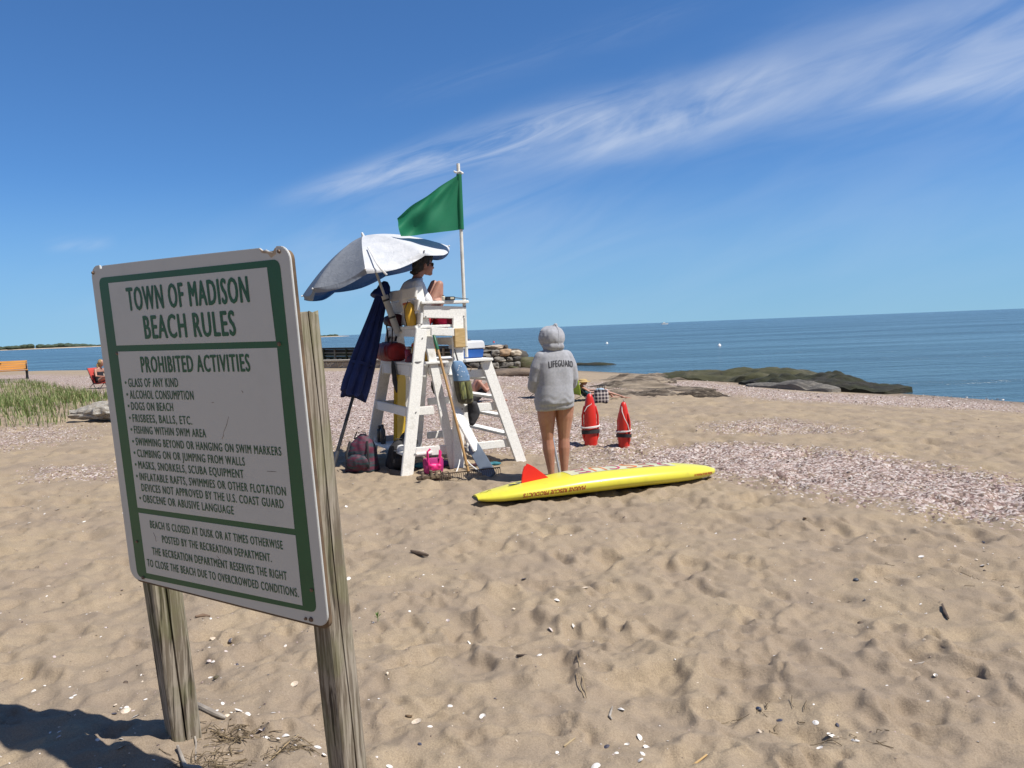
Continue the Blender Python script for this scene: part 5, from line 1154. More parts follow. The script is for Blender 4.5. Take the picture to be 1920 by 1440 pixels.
# ------------------------------------------------------------------ rocks
def rockmat(name, c1, c2, c3, sc=2.0, green=None, strat=(1, 1, 4)):
    m, nt, b, out = new_mat(name); v = nt.n('ShaderNodeTexCoord').outputs['Object']
    c = nt.mix(nt.ramp(nt.noise(nt.map(v, strat), sc, 6, .65, .5), .36, .64), c1, c2); c = nt.mix(nt.ramp(nt.noise(nt.map(v, strat), sc*4, 5, .7), .55, .72), c, c3)
    if green:
        c = nt.mix(nt.ramp(nt.noise(v, sc*.7, 5, .6), .40, .60, 0, .55), c, green)
    nt.set(b, 'Base Color', c); nt.set(b, 'Roughness', .85); b.inputs['Specular IOR Level'].default_value = .25
    bp = nt.n('ShaderNodeBump'); bp.inputs['Strength'].default_value = .8; bp.inputs['Distance'].default_value = .06; nt.set(bp, 'Height', nt.noise(nt.map(v, strat), sc*3, 7, .7)); nt.set(b, 'Normal', bp.outputs[0]); return m
GREYR = rockmat('grey_granite', (.24, .22, .19), (.16, .15, .135), (.34, .30, .25))
DARKR = rockmat('wet_dark_rock', (.022, .021, .018), (.04, .037, .03), (.085, .078, .06), 1.6, (.035, .04, .014))
ALGR = rockmat('algae_rock', (.085, .078, .048), (.035, .036, .024), (.13, .115, .08), 1.3, (.055, .056, .020))
TANR = rockmat('tan_granite', (.42, .28, .17), (.34, .24, .16), (.52, .42, .32))
LEDGE = rockmat('banded_ledge', (.29, .235, .175), (.065, .05, .038), (.40, .345, .27), 1.5, None, (.22, 1.9, 7))
def boulder(c, r_, m1, seed, name='boulder', rz=0.0, sq=2.6, n=26, k=14, amp=.16):
    m = M(); rings = []; c_, s_ = math.cos(rz), math.sin(rz)
    for th in np.linspace(.03, math.pi-.03, k):
        ring = []
        for a in np.linspace(0, 2*math.pi, n+1)[:-1]:
            d = np.array([math.sin(th)*math.cos(a), math.sin(th)*math.sin(a), -math.cos(th)]); q = (np.abs(d)**sq).sum()**(-1/sq); d2 = d*q
            d2 = d2*(1+amp*mnoise.noise(Vector(d*1.3)+Vector((seed, 0, 0)))+amp*.45*mnoise.noise(Vector(d*3.6)+Vector((0, seed, 0))))
            x, y, z = d2*np.array(r_); ring.append((x*c_-y*s_, x*s_+y*c_, z))
        rings.append(ring)
    m.loft(rings); return m.obj(name, m1, None, smooth=True, angle=50, loc=c)
def ridge(name, a, b, w_, h, m1, seed, label, zoff=-.12, n=90, k=30, rough=.10, cat='rock', asym=0.0):
    a = np.array(a, float); b = np.array(b, float); d = b-a; L = np.linalg.norm(d); d /= L; s = np.array([-d[1], d[0]]); rows = []
    for i in range(k+1):
        v = -1+2*i/k; row = []
        for j in range(n+1):
            u = j/n; env = (math.sin(math.pi*min(1, max(0, u)))**.55)*(.75+.25*math.sin(2.2*math.pi*u+seed)); wv = w_*(.45+.55*env)
            p = a+d*(u*L)+s*(v+asym*(1-v*v))*wv; z = h*env*max(0, 1-abs(v)**1.7); z += .045*math.sin((v*3.1+.8*mnoise.noise(Vector((p[0]*.35, p[1]*.35, seed))))*5.0)*env*(cat == 'rock')
            nz = mnoise.fractal(Vector((p[0]*.8+seed, p[1]*.8, 0)), .9, 2.1, 5)*rough+abs(mnoise.noise(Vector((p[0]*.5, p[1]*1.6+seed, 2))))*rough*1.6
            row.append((p[0]-a[0], p[1]-a[1], z+nz*(.25+env)-(0 if 0 < i < k and 0 < j < n else .35)))
        rows.append(row)
    m = M(); m.grid(rows); o = m.obj(name, m1, None, smooth=True, angle=55, loc=(a[0], a[1], zoff), fixn=False); tag(o, label, cat); return o
def GS(px, py):
    d = ray(px, py); t = (SEA-CZ)/d[2]; return (EYE+d*t)[:2]
p = GS(1235, 709); q = GS(1530, 712); ridge('rock_outcrop', p, q, 2.4, .36, ALGR, 2, 'long green algae covered rock hump at the water\'s edge', SEA+.08, rough=.13)
p = GS(1405, 721); q = GS(1690, 738); ridge('rock_outcrop', p, q, 1.3, .30, DARKR, 5, 'black wet rock running from the green hump into the water', SEA+.10, rough=.16)
p = GS(1405, 729); q = GS(1570, 739); ridge('rock_ledge', p, q, .45, .15, GREYR, 9, 'grey bare ledge along the foot of the black wet rock', SEA+.16, rough=.06)
p = GS(1060, 684); q = GS(1150, 684); ridge('rock_outcrop', p, q, 1.0, .16, DARKR, 8, 'flat dark rock awash in the sea right of the hooded person', SEA-.01, n=50, k=14, rough=.05)
for k, (p0, p1, w_, h, lb) in enumerate((((1075, 712), (1250, 717), 1.2, .20, 'long flat banded rock ledge nearest the waterline right of the sunbather'), ((1080, 722), (1330, 734), 1.3, .17, 'wide pale banded rock ledge in the sand behind the red cans'),
        ((1120, 738), (1260, 741), 1.0, .13, 'low pale rock ledge in front of the banded ledges'), ((1240, 737), (1370, 745), .40, .09, 'thin dark rock strip at the right end of the ledges'), ((1180, 706), (1300, 712), 1.1, .20, 'brown rock slab between the ledges and the green hump'))):
    a = G(*p0); b = G(*p1); ridge('rock_ledge', a[:2], b[:2], w_, h, LEDGE, 3+k*2.3, lb, (a[2]+b[2])/2-.06, n=150, k=44, rough=.10)
for k, (px, py, r_, lb) in enumerate(((958, 704, (.85, .5, .22), 'flat brown rock at the end of the stone wall, left of the hooded person'), (992, 703, (.7, .45, .22), 'flat brown rock touching the hooded person\'s left elbow'))):
    g = G(px, py); o = boulder((g[0], g[1], g[2]+.03), r_, rockmat('brown_rock', (.20, .15, .11), (.13, .10, .08), (.26, .2, .15)), 20+k, 'rock'); tag(o, lb, 'rock')

# ------------------------------------------------------------------ jetty, sea wall and its stones
def jetty():
    E0 = AT(950, 660, 42); E1 = AT(560, 655, 60); E0[2] = E1[2] = 0; d = E1-E0; L = float(np.linalg.norm(d)); rz = math.atan2(d[1], d[0]); ZT = .78
    t = thing('timber_jetty', (E0[0], E0[1], 0), rz, 'dark timber bulkhead jetty running into the sea behind the folded umbrella', 'jetty')
    TIM = mat('dark_timber', (.045, .034, .025), .85, (.025, .02, .016), 3, stretch=(.4, 1, 3), bump=.4); PALE = mat('pale_timber', (.36, .30, .22), .8, (.26, .21, .15), 4); MOSS = mat('mossy_timber', (.06, .062, .028), .85, (.04, .04, .02), 3)
    def row(z0, z1, m1, name, y=0.0, th=.10):
        m = M(); m.box((L/2, y, (z0+z1)/2), (L, th, z1-z0)); return m.obj(name, m1, t, bevel=.01)
    row(ZT-.12, ZT, TIM, 'cap_beam', .05, .30)
    for k, (z0, z1, mm) in enumerate(((ZT-.36, ZT-.135, TIM), (ZT-.62, ZT-.40, MOSS), (ZT-.88, ZT-.635, MOSS), (ZT-1.5, ZT-.90, TIM))): row(z0, z1, mm, 'plank', .0, .09+.003*k)
    row(ZT-.41, ZT-.35, PALE, 'waler', .09, .10); row(ZT-.60, ZT-.56, PALE, 'waler', .09, .08)
    n = 15
    for k in range(n):
        x = L*(k+.4)/n; m = M(); m.box((x, .12, ZT-.62), (.13, .12, 1.24)); m.obj('post', PALE if k % 2 else MOSS, t, bevel=.01)
    for k in range(24):
        x = L*(k+.25+.2*math.sin(k*2.3))/24; m = M(); m.box((x, .17, ZT-.78-.05*(k % 2)), (.42, .10, .13)); m.obj('block', PALE, t, bevel=.02)
    return t
jetty()
def sea_wall():
    A_ = AT(985, 690, 41.0); B_ = AT(560, 690, 46.0); A_[2] = B_[2] = 0
    return A_, B_
A_, B_ = sea_wall()
def low_wall():
    a = G(872, 692); b = G(545, 690); d = (b-a); d[2] = 0; L = float(np.linalg.norm(d)); rz = math.atan2(d[1], d[0]); z0 = min(a[2], b[2])-.3; dist = np.linalg.norm(a[:2]); H = (692-674)/1440*dist+.3
    t = thing('stone_wall', (a[0], a[1], z0), rz, 'low mortared fieldstone sea wall behind the lifeguard chair', 'wall')
    m_, nt, bb, out = new_mat('fieldstone'); v = nt.n('ShaderNodeTexCoord').outputs['Object']
    vo = nt.n('ShaderNodeTexVoronoi', feature='DISTANCE_TO_EDGE'); wv = nt.n('ShaderNodeVectorMath', operation='ADD'); nt.set(wv, 0, v); sc = nt.n('ShaderNodeVectorMath', operation='SCALE'); ns = nt.n('ShaderNodeTexNoise'); nt.set(ns, 'Vector', v); ns.inputs['Scale'].default_value = 2; nt.set(sc, 0, ns.outputs['Color']); sc.inputs['Scale'].default_value = .35; nt.set(wv, 1, sc.outputs[0])
    mp = nt.map(wv.outputs[0], (1.0, .1, 1.35)); nt.set(vo, 'Vector', mp); vo.inputs['Scale'].default_value = 2.2
    vc = nt.n('ShaderNodeTexVoronoi'); nt.set(vc, 'Vector', mp); vc.inputs['Scale'].default_value = 2.2; sc_ = nt.n('ShaderNodeSeparateColor', ins={0: vc.outputs['Color']})
    st = nt.mix(sc_.outputs[0], (.26, .215, .17), (.40, .33, .27)); st = nt.mix(nt.math('MULTIPLY', sc_.outputs[1], .5), st, (.30, .22, .17))
    nt.set(bb, 'Base Color', nt.mix(nt.ramp(vo.outputs[0], .02, .07), (.50, .44, .35), st)); nt.set(bb, 'Roughness', .9)
    bp = nt.n('ShaderNodeBump'); bp.inputs['Strength'].default_value = .8; bp.inputs['Distance'].default_value = .06; nt.set(bp, 'Height', nt.ramp(vo.outputs[0], .0, .15)); nt.set(bb, 'Normal', bp.outputs[0])
    m = M(); m.box((L/2, .25, H/2), (L, .5, H)); m.obj('wall_body', m_, t, bevel=.05)
    m = M(); m.box((L/2, .25, H+.04), (L+.05, .56, .08)); m.obj('coping', mat('pale_mortar', (.46, .41, .33), .9, (.38, .33, .27), 3), t, bevel=.02)
low_wall()
# the broken end of the wall: single stones
ST_ = [  # pixel box of each stone, depth, look
 (912, 647, 942, 655, 40.4, 'p'), (877, 650, 912, 656, 40.4, 'p'), (943, 647, 952, 655, 40.5, 'd'), (895, 656, 921, 662, 40.2, 'g'), (921, 656, 937, 669, 40.0, 'g'), (938, 655, 958, 669, 40.0, 't'), (957, 657, 976, 668, 40.0, 'w'), (877, 656, 895, 668, 40.2, 'g'),
 (926, 669, 948, 680, 39.9, 'g'), (950, 669, 961, 677, 39.9, 'g'), (961, 667, 976, 677, 39.9, 'd'), (878, 668, 902, 680, 40.1, 'g'), (902, 663, 926, 676, 40.0, 'g'), (940, 679, 963, 687, 39.8, 'g'), (963, 678, 975, 689, 39.8, 'g'), (922, 680, 936, 691, 39.8, 'g'), (902, 677, 922, 690, 39.9, 'd'), (880, 680, 902, 692, 39.9, 'd'), (936, 686, 955, 694, 39.7, 'd'), (953, 686, 972, 694, 39.7, 'm')]
MS = {'p': rockmat('pale_capstone', (.46, .38, .30), (.38, .31, .25), (.54, .46, .38)), 'g': GREYR, 't': TANR, 'w': rockmat('white_granite', (.52, .45, .35), (.44, .36, .27), (.6, .54, .45)), 'd': rockmat('dark_rock', (.10, .09, .08), (.07, .065, .06), (.14, .13, .11)), 'm': rockmat('mossy_stone', (.12, .11, .07), (.08, .085, .04), (.16, .15, .11))}  # the d stones are simply a darker grey rock
LB = {3: None}
for k, (x0, y0, x1, y1, Y, kd) in enumerate(ST_):
    a = AT(x0, y1, Y); b = AT(x1, y0, Y); c = (a+b)/2; o = boulder((c[0], c[1]+.2, c[2]), ((b[0]-a[0])*.53, .45, (b[2]-a[2])*.56), MS[kd], 31+k*3, 'wall_stone', 0, 3.8, 26, 14, .26)
    lab = {0: 'pale flat capstone on top of the broken wall end', 1: 'pale flat capstone left of the other one, behind the cooler lid', 2: 'small dark stone at the right end of the capstones', 5: 'orange tan stone in the upper row of the broken wall end', 6: 'white topped stone at the upper right corner of the wall end', 19: 'mossy stone at the lower right foot of the wall end'}.get(k)
    if lab: tag(o, lab, 'stone')
    else: tag(o, 'grey weathered stone stacked in the broken wall end', 'stone', 'grey stones of the broken wall end')
c = AT(988, 682, 40.5); o = boulder((c[0], c[1]+.3, c[2]-.05), (.62, .55, .42), MS['m'], 77, 'boulder', .3, 2.3); tag(o, 'round mossy green boulder between the wall end and the hooded person', 'boulder')
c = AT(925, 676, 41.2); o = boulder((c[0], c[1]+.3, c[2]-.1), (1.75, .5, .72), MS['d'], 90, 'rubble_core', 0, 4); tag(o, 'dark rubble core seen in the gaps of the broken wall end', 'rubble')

# ------------------------------------------------------------------ bench
def bench():
    g = G(54, 710); rz = R(32); t = thing('park_bench', (g[0], g[1], gz0(g[0], g[1])-.02), rz, 'orange brown slatted bench with black cast iron ring arms by the water', 'bench')
    WD = mat('orange_wood', (.70, .36, .085), .5, (.62, .30, .06), 4, stretch=(.3, 3, 3)); IR = mat('black_iron', (.012, .012, .013), .4)
    Lb = 2.1
    for k in range(4): m = M(); m.box((-Lb/2, -.20+.13*k, .50-.012*k), (Lb, .115, .035)); m.obj('seat_slat', WD, t, bevel=.006)
    for k in range(4): m = M(); m.box((-Lb/2-.02, .30+.035*k, .58+.115*k), (Lb, .035, .105)); m.obj('back_slat', WD, t, bevel=.006)
    m = M(); m.box((-Lb*.60, .332, .86), (.22, .008, .045)); m.obj('plaque', IR, t)
    for x in (-.06, -Lb+.06):
        m = M(); m.tube([(x, .03+.155*math.cos(a), .66+.155*math.sin(a)) for a in np.linspace(0, 2*math.pi, 25)], .030, 10); m.obj('ring_arm', IR, t, smooth=True)
        m = M(); m.tube([(x, .03, .50), (x, .03, .25), (x, .03, .0)], [.07, .055, .075], 12); m.box((x, .05, .02), (.12, .5, .04)); m.obj('leg', IR, t, smooth=True)
        m = M(); m.beam((x, .24, .46), (x, .43, .98), .04, .04); m.obj('back_support', IR, t, bevel=.004)
bench()
# ------------------------------------------------------------------ driftwood log
def log():
    g = G(170, 791); m = M(); pts = []; n = 26
    for k in range(24):
        q = k/23; pts.append((q, ))
    rings = []
    for k in range(30):
        q = k/29; c = np.array([-.46+1.35*q, .10+.03*math.sin(4*q), .16+.06*q]); r0 = (.10+.12*min(1, q*2.2))*(1 if q < .97 else .8)
        ring = []
        for j in range(n):
            a = 2*math.pi*j/n; nn = mnoise.noise(Vector((q*4, math.cos(a)*1.4, math.sin(a)*1.4+7)))*.28-abs(mnoise.noise(Vector((q*7, math.cos(a)*3, math.sin(a)*3))))*.75
            under = .25 if math.sin(a) < -.1 else 0
            ring.append(c+np.array([.03*math.sin(3*a), math.cos(a)*r0*1.2*(1+nn), math.sin(a)*r0*(1+nn)*(1-under)]))
        rings.append(ring)
    m.loft(rings); LM = rockmat('driftwood', (.50, .48, .44), (.30, .26, .21), (.05, .038, .026), 3.0, None, (.8, 3, 3))
    o = m.obj('driftwood_log', LM, None, smooth=True, angle=60, loc=(g[0], g[1], gz0(g[0], g[1])-.03)); o.rotation_euler = (0, 0, R(-6)); tag(o, 'bleached driftwood log with a dark hollow underside beside the beach grass', 'log')
log()
# ------------------------------------------------------------------ beach grass
def grass():
    r_ = random.Random(21); m_, nt, b, out = new_mat('beach_grass'); at = nt.n('ShaderNodeObjectInfo'); v = nt.n('ShaderNodeTexCoord').outputs['Object']
    nz = nt.n('ShaderNodeTexNoise'); nt.set(nz, 'Vector', v); nz.inputs['Scale'].default_value = 9
    nt.set(b, 'Base Color', nt.mix(nt.ramp(nz.outputs[0], .50, .68), (.105, .15, .035), (.32, .28, .14))); nt.set(b, 'Roughness', .7)
    V = []; F = []; P = [G(*p)[:2] for p in [(-260, 724), (-60, 712), (60, 716), (170, 738), (215, 752), (150, 775), (110, 800), (20, 800), (-100, 822), (-320, 830)]]
    P = np.array(P); xs, ys = (P[:, 0].min(), P[:, 0].max()), (P[:, 1].min(), P[:, 1].max())
    def inside(x, y):
        c = False
        for i in range(len(P)):
            a, b_ = P[i], P[(i+1) % len(P)]
            if (a[1] > y) != (b_[1] > y) and x < (b_[0]-a[0])*(y-a[1])/(b_[1]-a[1])+a[0]: c = not c
        return c
    cnt = 0; tries = 0
    while cnt < 13000 and tries < 400000:
        tries += 1; x, y = r_.uniform(*xs), r_.uniform(*ys)
        if not inside(x, y): continue
        dn = .5+.9*mnoise.noise(Vector((x*.9, y*.9, 4)))+.25*mnoise.noise(Vector((x*3, y*3, 1)))
        if r_.random() > dn: continue
        cnt += 1; z = gz0(x, y)-.02; h = r_.uniform(.12, .40)*(.6+.5*max(0, dn))*(1 if y < 24 else .75); a = r_.uniform(0, 6.28); bend = r_.uniform(.05, .75)*h; w_ = r_.uniform(.005, .011); dx, dy = math.cos(a)*bend-.08*h, math.sin(a)*bend; k = len(V); sx, sy = -math.sin(a)*w_, math.cos(a)*w_
        V += [(x-sx, y-sy, z), (x+sx, y+sy, z), (x-sx*.8+dx*.35, y-sy*.8+dy*.35, z+h*.6), (x+sx*.8+dx*.35, y+sy*.8+dy*.35, z+h*.6), (x+dx, y+dy, z+h)]; F += [(k, k+1, k+3, k+2), (k+2, k+3, k+4)]
    m = M(); m.v = V; m.f = F; o = m.obj('beach_grass', m_, None, fixn=False); tag(o, 'patch of green and straw coloured beach grass left of the sign', 'grass', kind='stuff')
grass()
# ------------------------------------------------------------------ sunbathers
def person_at(name_label, loc, rz, build, skin=SKIN2):
    m = M(); build(m); o = fuse(m, 'person', skin, None, .011, 3); o.location = loc; o.rotation_euler = (0, 0, rz); tag(o, name_label, 'person'); return o
def trunk(m, sec, n=18):
    m.loft([[(x+rx*math.cos(a), ry*math.sin(a), z) for a in np.linspace(0, 2*math.pi, n+1)[:-1]] for x, z, rx, ry in sec])
FR = mat('chair_frame', (.02, .02, .022), .4)
def low_chair(loc, rz, cloth, label, towel=None):
    t = thing('beach_chair', loc, rz, label, 'chair')
    # seat forward is +x
    rows = [[(.05+.42*q, y, .20+.05*q-.03*math.sin(math.pi*q)) for y in (-.26, 0, .26)] for q in np.linspace(0, 1, 6)]; m = M(); m.grid(rows); o = m.obj('seat', cloth, t, smooth=True); md = o.modifiers.new('s', 'SOLIDIFY'); md.thickness = .012
    rows = [[(.05-.22*q, y, .20+.58*q) for y in (-.26, 0, .26)] for q in np.linspace(0, 1, 6)]; m = M(); m.grid(rows); o = m.obj('backrest', cloth, t, smooth=True); md = o.modifiers.new('s', 'SOLIDIFY'); md.thickness = .012
    for y in (-.28, .28):
        m = M(); m.tube([(-.17, y, .79), (.06, y, .20), (.16, y, .0)], .012, 8); m.obj('frame', FR, t, smooth=True)
        m = M(); m.tube([(.50, y, .26), (.05, y, .20), (-.16, y, .0)], .012, 8); m.obj('leg', FR, t, smooth=True)
        m = M(); m.beam((-.08, y, .45), (.36, y, .44), .05, .02); m.obj('armrest', FR, t, bevel=.005)
    return t
# by the ladder: someone sitting on the sand
g = G(884, 755); z = gz0(g[0], g[1])
def b1(m):
    trunk(m, [(0, .0, .13, .16), (0, .12, .13, .165), (.05, .26, .115, .15), (.12, .40, .11, .17), (.17, .50, .09, .15), (.20, .56, .06, .07)]); limb(m, [(.2, 0, .55), (.25, 0, .63)], [.05, .05]); head_parts(m, (.29, 0, .72), (1, 0, -.3), (.3, 0, 1))
    for s in (-1, 1): leg(m, (.04, s*.09, .09), (.42, s*.12, .40), (.62, s*.10, .08), (1, 0, 0), .95); arm(m, (.15, s*.17, .48), (.30, s*.24, .28), (.44, s*.14, .36), .95, 1, ((.6, -.6*s, .2), (0, 0, -1), 1, .8, s))
o = person_at('bare backed person in black shorts sitting behind the ladder', (g[0], g[1]+.1, z-.02), R(15), b1)
m = M(); m.ell((.0, 0, .08), (.16, .19, .115), 16, 8)
for s in (-1, 1): limb(m, [(.04, s*.09, .10), (.26, s*.11, .27)], [.105, .085])
fuse(m, 'shorts', BLACKC, o, .012, 3); m = M(); m.ell((.28, 0, .76), (.10, .085, .10), 14, 8); m.ell((.24, 0, .72), (.08, .08, .09), 12, 8); fuse(m, 'hair', HAIRD, o, .01, 2)
# person in the dark green chair, mostly behind the hooded one
g = G(1012, 745); z = gz0(g[0], g[1]); low_chair((g[0], g[1], z-.01), R(20), mat('dark_green_canvas', (.012, .07, .04), .8, (.01, .055, .035), 8), 'dark green low beach chair half hidden behind the hooded person').scale = (1, 1, .62)
def b2(m):
    trunk(m, [(.12, .24, .12, .16), (.06, .34, .13, .165), (-.0, .52, .12, .15), (-.06, .68, .11, .17), (-.08, .78, .08, .14), (-.08, .84, .05, .06)]); limb(m, [(-.08, 0, .82), (-.05, 0, .90)], [.05, .05]); head_parts(m, (-.02, 0, .99), (1, 0, -.1), (.1, 0, 1))
    for s in (-1, 1): leg(m, (.14, s*.09, .30), (.55, s*.10, .42), (.86, s*.10, .08), (1, 0, 0), .95)
    arm(m, (-.06, .18, .74), (-.02, .32, .50), (.20, .36, .47), .95, 1, ((1, 0, 0), (0, 0, -1), .6, .8, 1)); arm(m, (-.06, -.18, .74), (-.02, -.34, .50), (.20, -.36, .47), .95, 1, ((1, 0, 0), (0, 0, -1), .6, .8, -1))
o = person_at('person reclining in the dark green chair, mostly hidden by the hooded one', (g[0], g[1], z), R(20), b2); o.scale = (.9, .9, .55)
m = M(); m.ell((-.04, 0, 1.02), (.11, .09, .11), 14, 8); fuse(m, 'hair', HAIRD, o, .01, 2)
m = M(); m.ell((.10, 0, .29), (.17, .19, .11), 14, 8); trunk(m, [(.12, .25, .13, .17), (.06, .36, .14, .175), (.0, .52, .13, .16), (-.055, .66, .115, .17)]); fuse(m, 'swimsuit', mat('navy_swimsuit', (.012, .02, .06), .7), o, .012, 3)
# right hand chair with towel, straw hat and legs stretched out
g = G(1094, 750); z = gz0(g[0], g[1]); t = low_chair((g[0], g[1], z-.01), R(8), mat('black_canvas', (.02, .02, .022), .8), 'low black beach chair with a lime and blue towel over its back'); t.scale = (.9, .9, .42)
m_, nt, b, out = new_mat('beach_towel_stripes'); v = nt.n('ShaderNodeTexCoord').outputs['Object']; wv = nt.n('ShaderNodeTexWave'); nt.set(wv, 'Vector', nt.map(v, (0, 1, .35))); wv.inputs['Scale'].default_value = 1.1; wv.inputs['Distortion'].default_value = 1.5
nt.set(b, 'Base Color', nt.mix(nt.ramp(wv.outputs[1], .35, .6), (.36, .48, .05), (.02, .20, .26))); nt.set(b, 'Roughness', .9)
rows = [[(-.16-.05*q+(.20*(q-.75) if q > .75 else 0)-.02*math.sin(9*y+3*q), y*(1+.15*(1-q)), .22+.62*min(q, .9)) for y in np.linspace(-.33, .33, 12)] for q in np.linspace(0, 1, 12)]
m = M(); m.grid(rows); tw = m.obj('draped_towel', m_, None, smooth=True, loc=(g[0], g[1], z)); tw.rotation_euler = (0, 0, R(8)); tw.scale = (1.0, 1, .58); md = tw.modifiers.new('s', 'SOLIDIFY'); md.thickness = .012; tag(tw, 'lime green and teal striped towel draped over the back of the black beach chair', 'towel')
def b3(m):
    trunk(m, [(.14, .24, .12, .16), (.08, .34, .13, .165), (.02, .50, .12, .15), (-.03, .62, .11, .17), (-.05, .70, .08, .14), (-.05, .76, .05, .06)]); limb(m, [(-.05, 0, .74), (-.02, 0, .82)], [.05, .05]); head_parts(m, (.01, 0, .90), (1, 0, -.2), (.2, 0, 1))
    leg(m, (.16, .09, .28), (.60, .10, .50), (.80, .10, .09), (1, 0, 0), .98); leg(m, (.16, -.09, .28), (.58, -.12, .40), (1.02, -.14, .09), (1, -.3, 0), .98)
    for s in (-1, 1): arm(m, (-.03, s*.18, .66), (.10, s*.28, .46), (.34, s*.24, .46), .95, 1, ((1, 0, 0), (0, 0, -1), .6, .8, s))
o = person_at('person in a straw hat lying back in the black chair, bare legs stretched out', (g[0], g[1], z), R(8), b3); o.scale = (.85, .92, .42)
m = M(); m.lathe([(.20, .0), (.205, .012), (.12, .03), (.105, .11), (.06, .145), (.005, .15)], 22, (.0, 0, .955)); m.obj('straw_hat', mat('straw', (.50, .36, .15), .8, (.40, .28, .11), 20), o, smooth=True)
m = M(); m.ell((.12, 0, .29), (.17, .19, .11), 14, 8); trunk(m, [(.14, .25, .13, .17), (.08, .36, .14, .175), (.02, .50, .13, .16), (-.02, .60, .115, .17)]); fuse(m, 'swimsuit', mat('teal_swimsuit', (.02, .12, .16), .7), o, .012, 3)
g = G(1126, 752); t = thing('plaid_bag', (g[0], g[1]-.15, gz0(g[0], g[1])-.01), R(5), 'black and white plaid beach bag standing beside the stretched legs', 'bag')
m_, nt, b, out = new_mat('plaid'); v = nt.n('ShaderNodeTexCoord').outputs['Object']; ck = nt.n('ShaderNodeSeparateXYZ'); nt.set(ck, 0, v)
a1 = nt.math('GREATER_THAN', nt.math('FRACT', nt.math('MULTIPLY', ck.outputs[0], 14.0)), .6); a2 = nt.math('GREATER_THAN', nt.math('FRACT', nt.math('MULTIPLY', ck.outputs[2], 14.0)), .6)
nt.set(b, 'Base Color', nt.mix(nt.math('MULTIPLY', nt.math('ADD', a1, a2), .5), (.03, .02, .035), (.62, .55, .52))); nt.set(b, 'Roughness', .8)
m = M(); m.loft([[(a_*math.copysign(abs(math.cos(x))**.5, math.cos(x)), b_*math.copysign(abs(math.sin(x))**.6, math.sin(x)), z_) for x in np.linspace(0, 2*math.pi, 25)[:-1]] for z_, a_, b_ in ((0, .15, .09), (.05, .155, .10), (.2, .15, .09), (.27, .14, .07))]); m.obj('body', m_, t, smooth=True)
m = M(); m.ell((-.02, .0, .27), (.10, .06, .035), 12, 8); fuse(m, 'contents', mat('pale_blue_cloth', (.35, .45, .55), .8), t, .01, 2)
for y in (-.08, .08): m = M(); m.tube([(-.07, y, .25), (-.05, y*1.2, .36), (.05, y*1.2, .36), (.07, y, .25)], .008, 8); m.obj('handle', BLACKC, t, smooth=True)
# person in a low chair at the left, cut by the sign
g = G(184, 728); z = gz0(g[0], g[1]); low_chair((g[0], g[1], z-.01), R(-15), mat('red_canvas', (.50, .05, .04), .8, (.42, .04, .03), 9), 'red low beach chair at the left edge of the sign')
o = person_at('blond person leaning forward in the low chair at the left edge of the sign', (g[0], g[1], z), R(-15), lambda m: (trunk(m, [(.14, .24, .12, .16), (.10, .34, .13, .165), (.08, .50, .12, .15), (.10, .64, .11, .17), (.12, .74, .08, .14), (.14, .80, .05, .06)]), limb(m, [(.14, 0, .78), (.19, 0, .86)], [.05, .05]), head_parts(m, (.23, 0, .94), (1, 0, -.4), (.4, 0, 1)),
    [leg(m, (.16, s*.09, .28), (.56, s*.10, .46), (.72, s*.10, .08), (1, 0, 0), .95) for s in (-1, 1)], [arm(m, (.10, s*.18, .70), (.20, s*.26, .46), (.44, s*.16, .44), .95, 1, ((.7, -.6*s, -.1), (0, 0, -1), 1, .8, s)) for s in (-1, 1)]), SKIN2)
m = M(); m.ell((.20, 0, .97), (.115, .10, .115), 14, 8); m.ell((.12, 0, .84), (.07, .11, .16), 14, 8); fuse(m, 'hair', BLOND, o, .01, 2, cloth_noise(.015, 4, 12))
m = M(); m.ell((.13, 0, .29), (.17, .19, .11), 14, 8); trunk(m, [(.14, .25, .13, .17), (.10, .36, .14, .175), (.085, .50, .13, .16), (.105, .62, .115, .17)]); fuse(m, 'swimsuit', mat('black_swimsuit', (.015, .015, .02), .7), o, .012, 3)
# ------------------------------------------------------------------ shells and litter on the sand
def shell_mesh(kind, seed):
    r_ = random.Random(seed); n, k = 14, 5; rings = []
    for i in range(k+1):
        q = i/k; ring = []
        for j in range(n):
            a = 2*math.pi*j/n; rib = 1+.05*math.sin(a*7)*q
            rr_ = q*rib*(1+.12*math.cos(a)); z = (.42 if kind != 1 else .26)*(1-q*q)*(1+.1*math.cos(a))
            ring.append((rr_*math.cos(a)*(1.0 if kind != 2 else 1.5), rr_*math.sin(a)*(.78 if kind != 2 else .55), z))
        rings.append(ring)
    outer = rings; m = M(); P = [p for r2 in outer for p in r2]; F = []
    for i in range(k):
        for j in range(n): F.append((i*n+j, i*n+(j+1) % n, (i+1)*n+(j+1) % n, (i+1)*n+j))
    F.append(tuple(range(n)))
    if kind == 3: F = F[:int(len(F)*.55)]
    m.add(P, F); me = m.mesh('shell', smooth=True, angle=50); return me
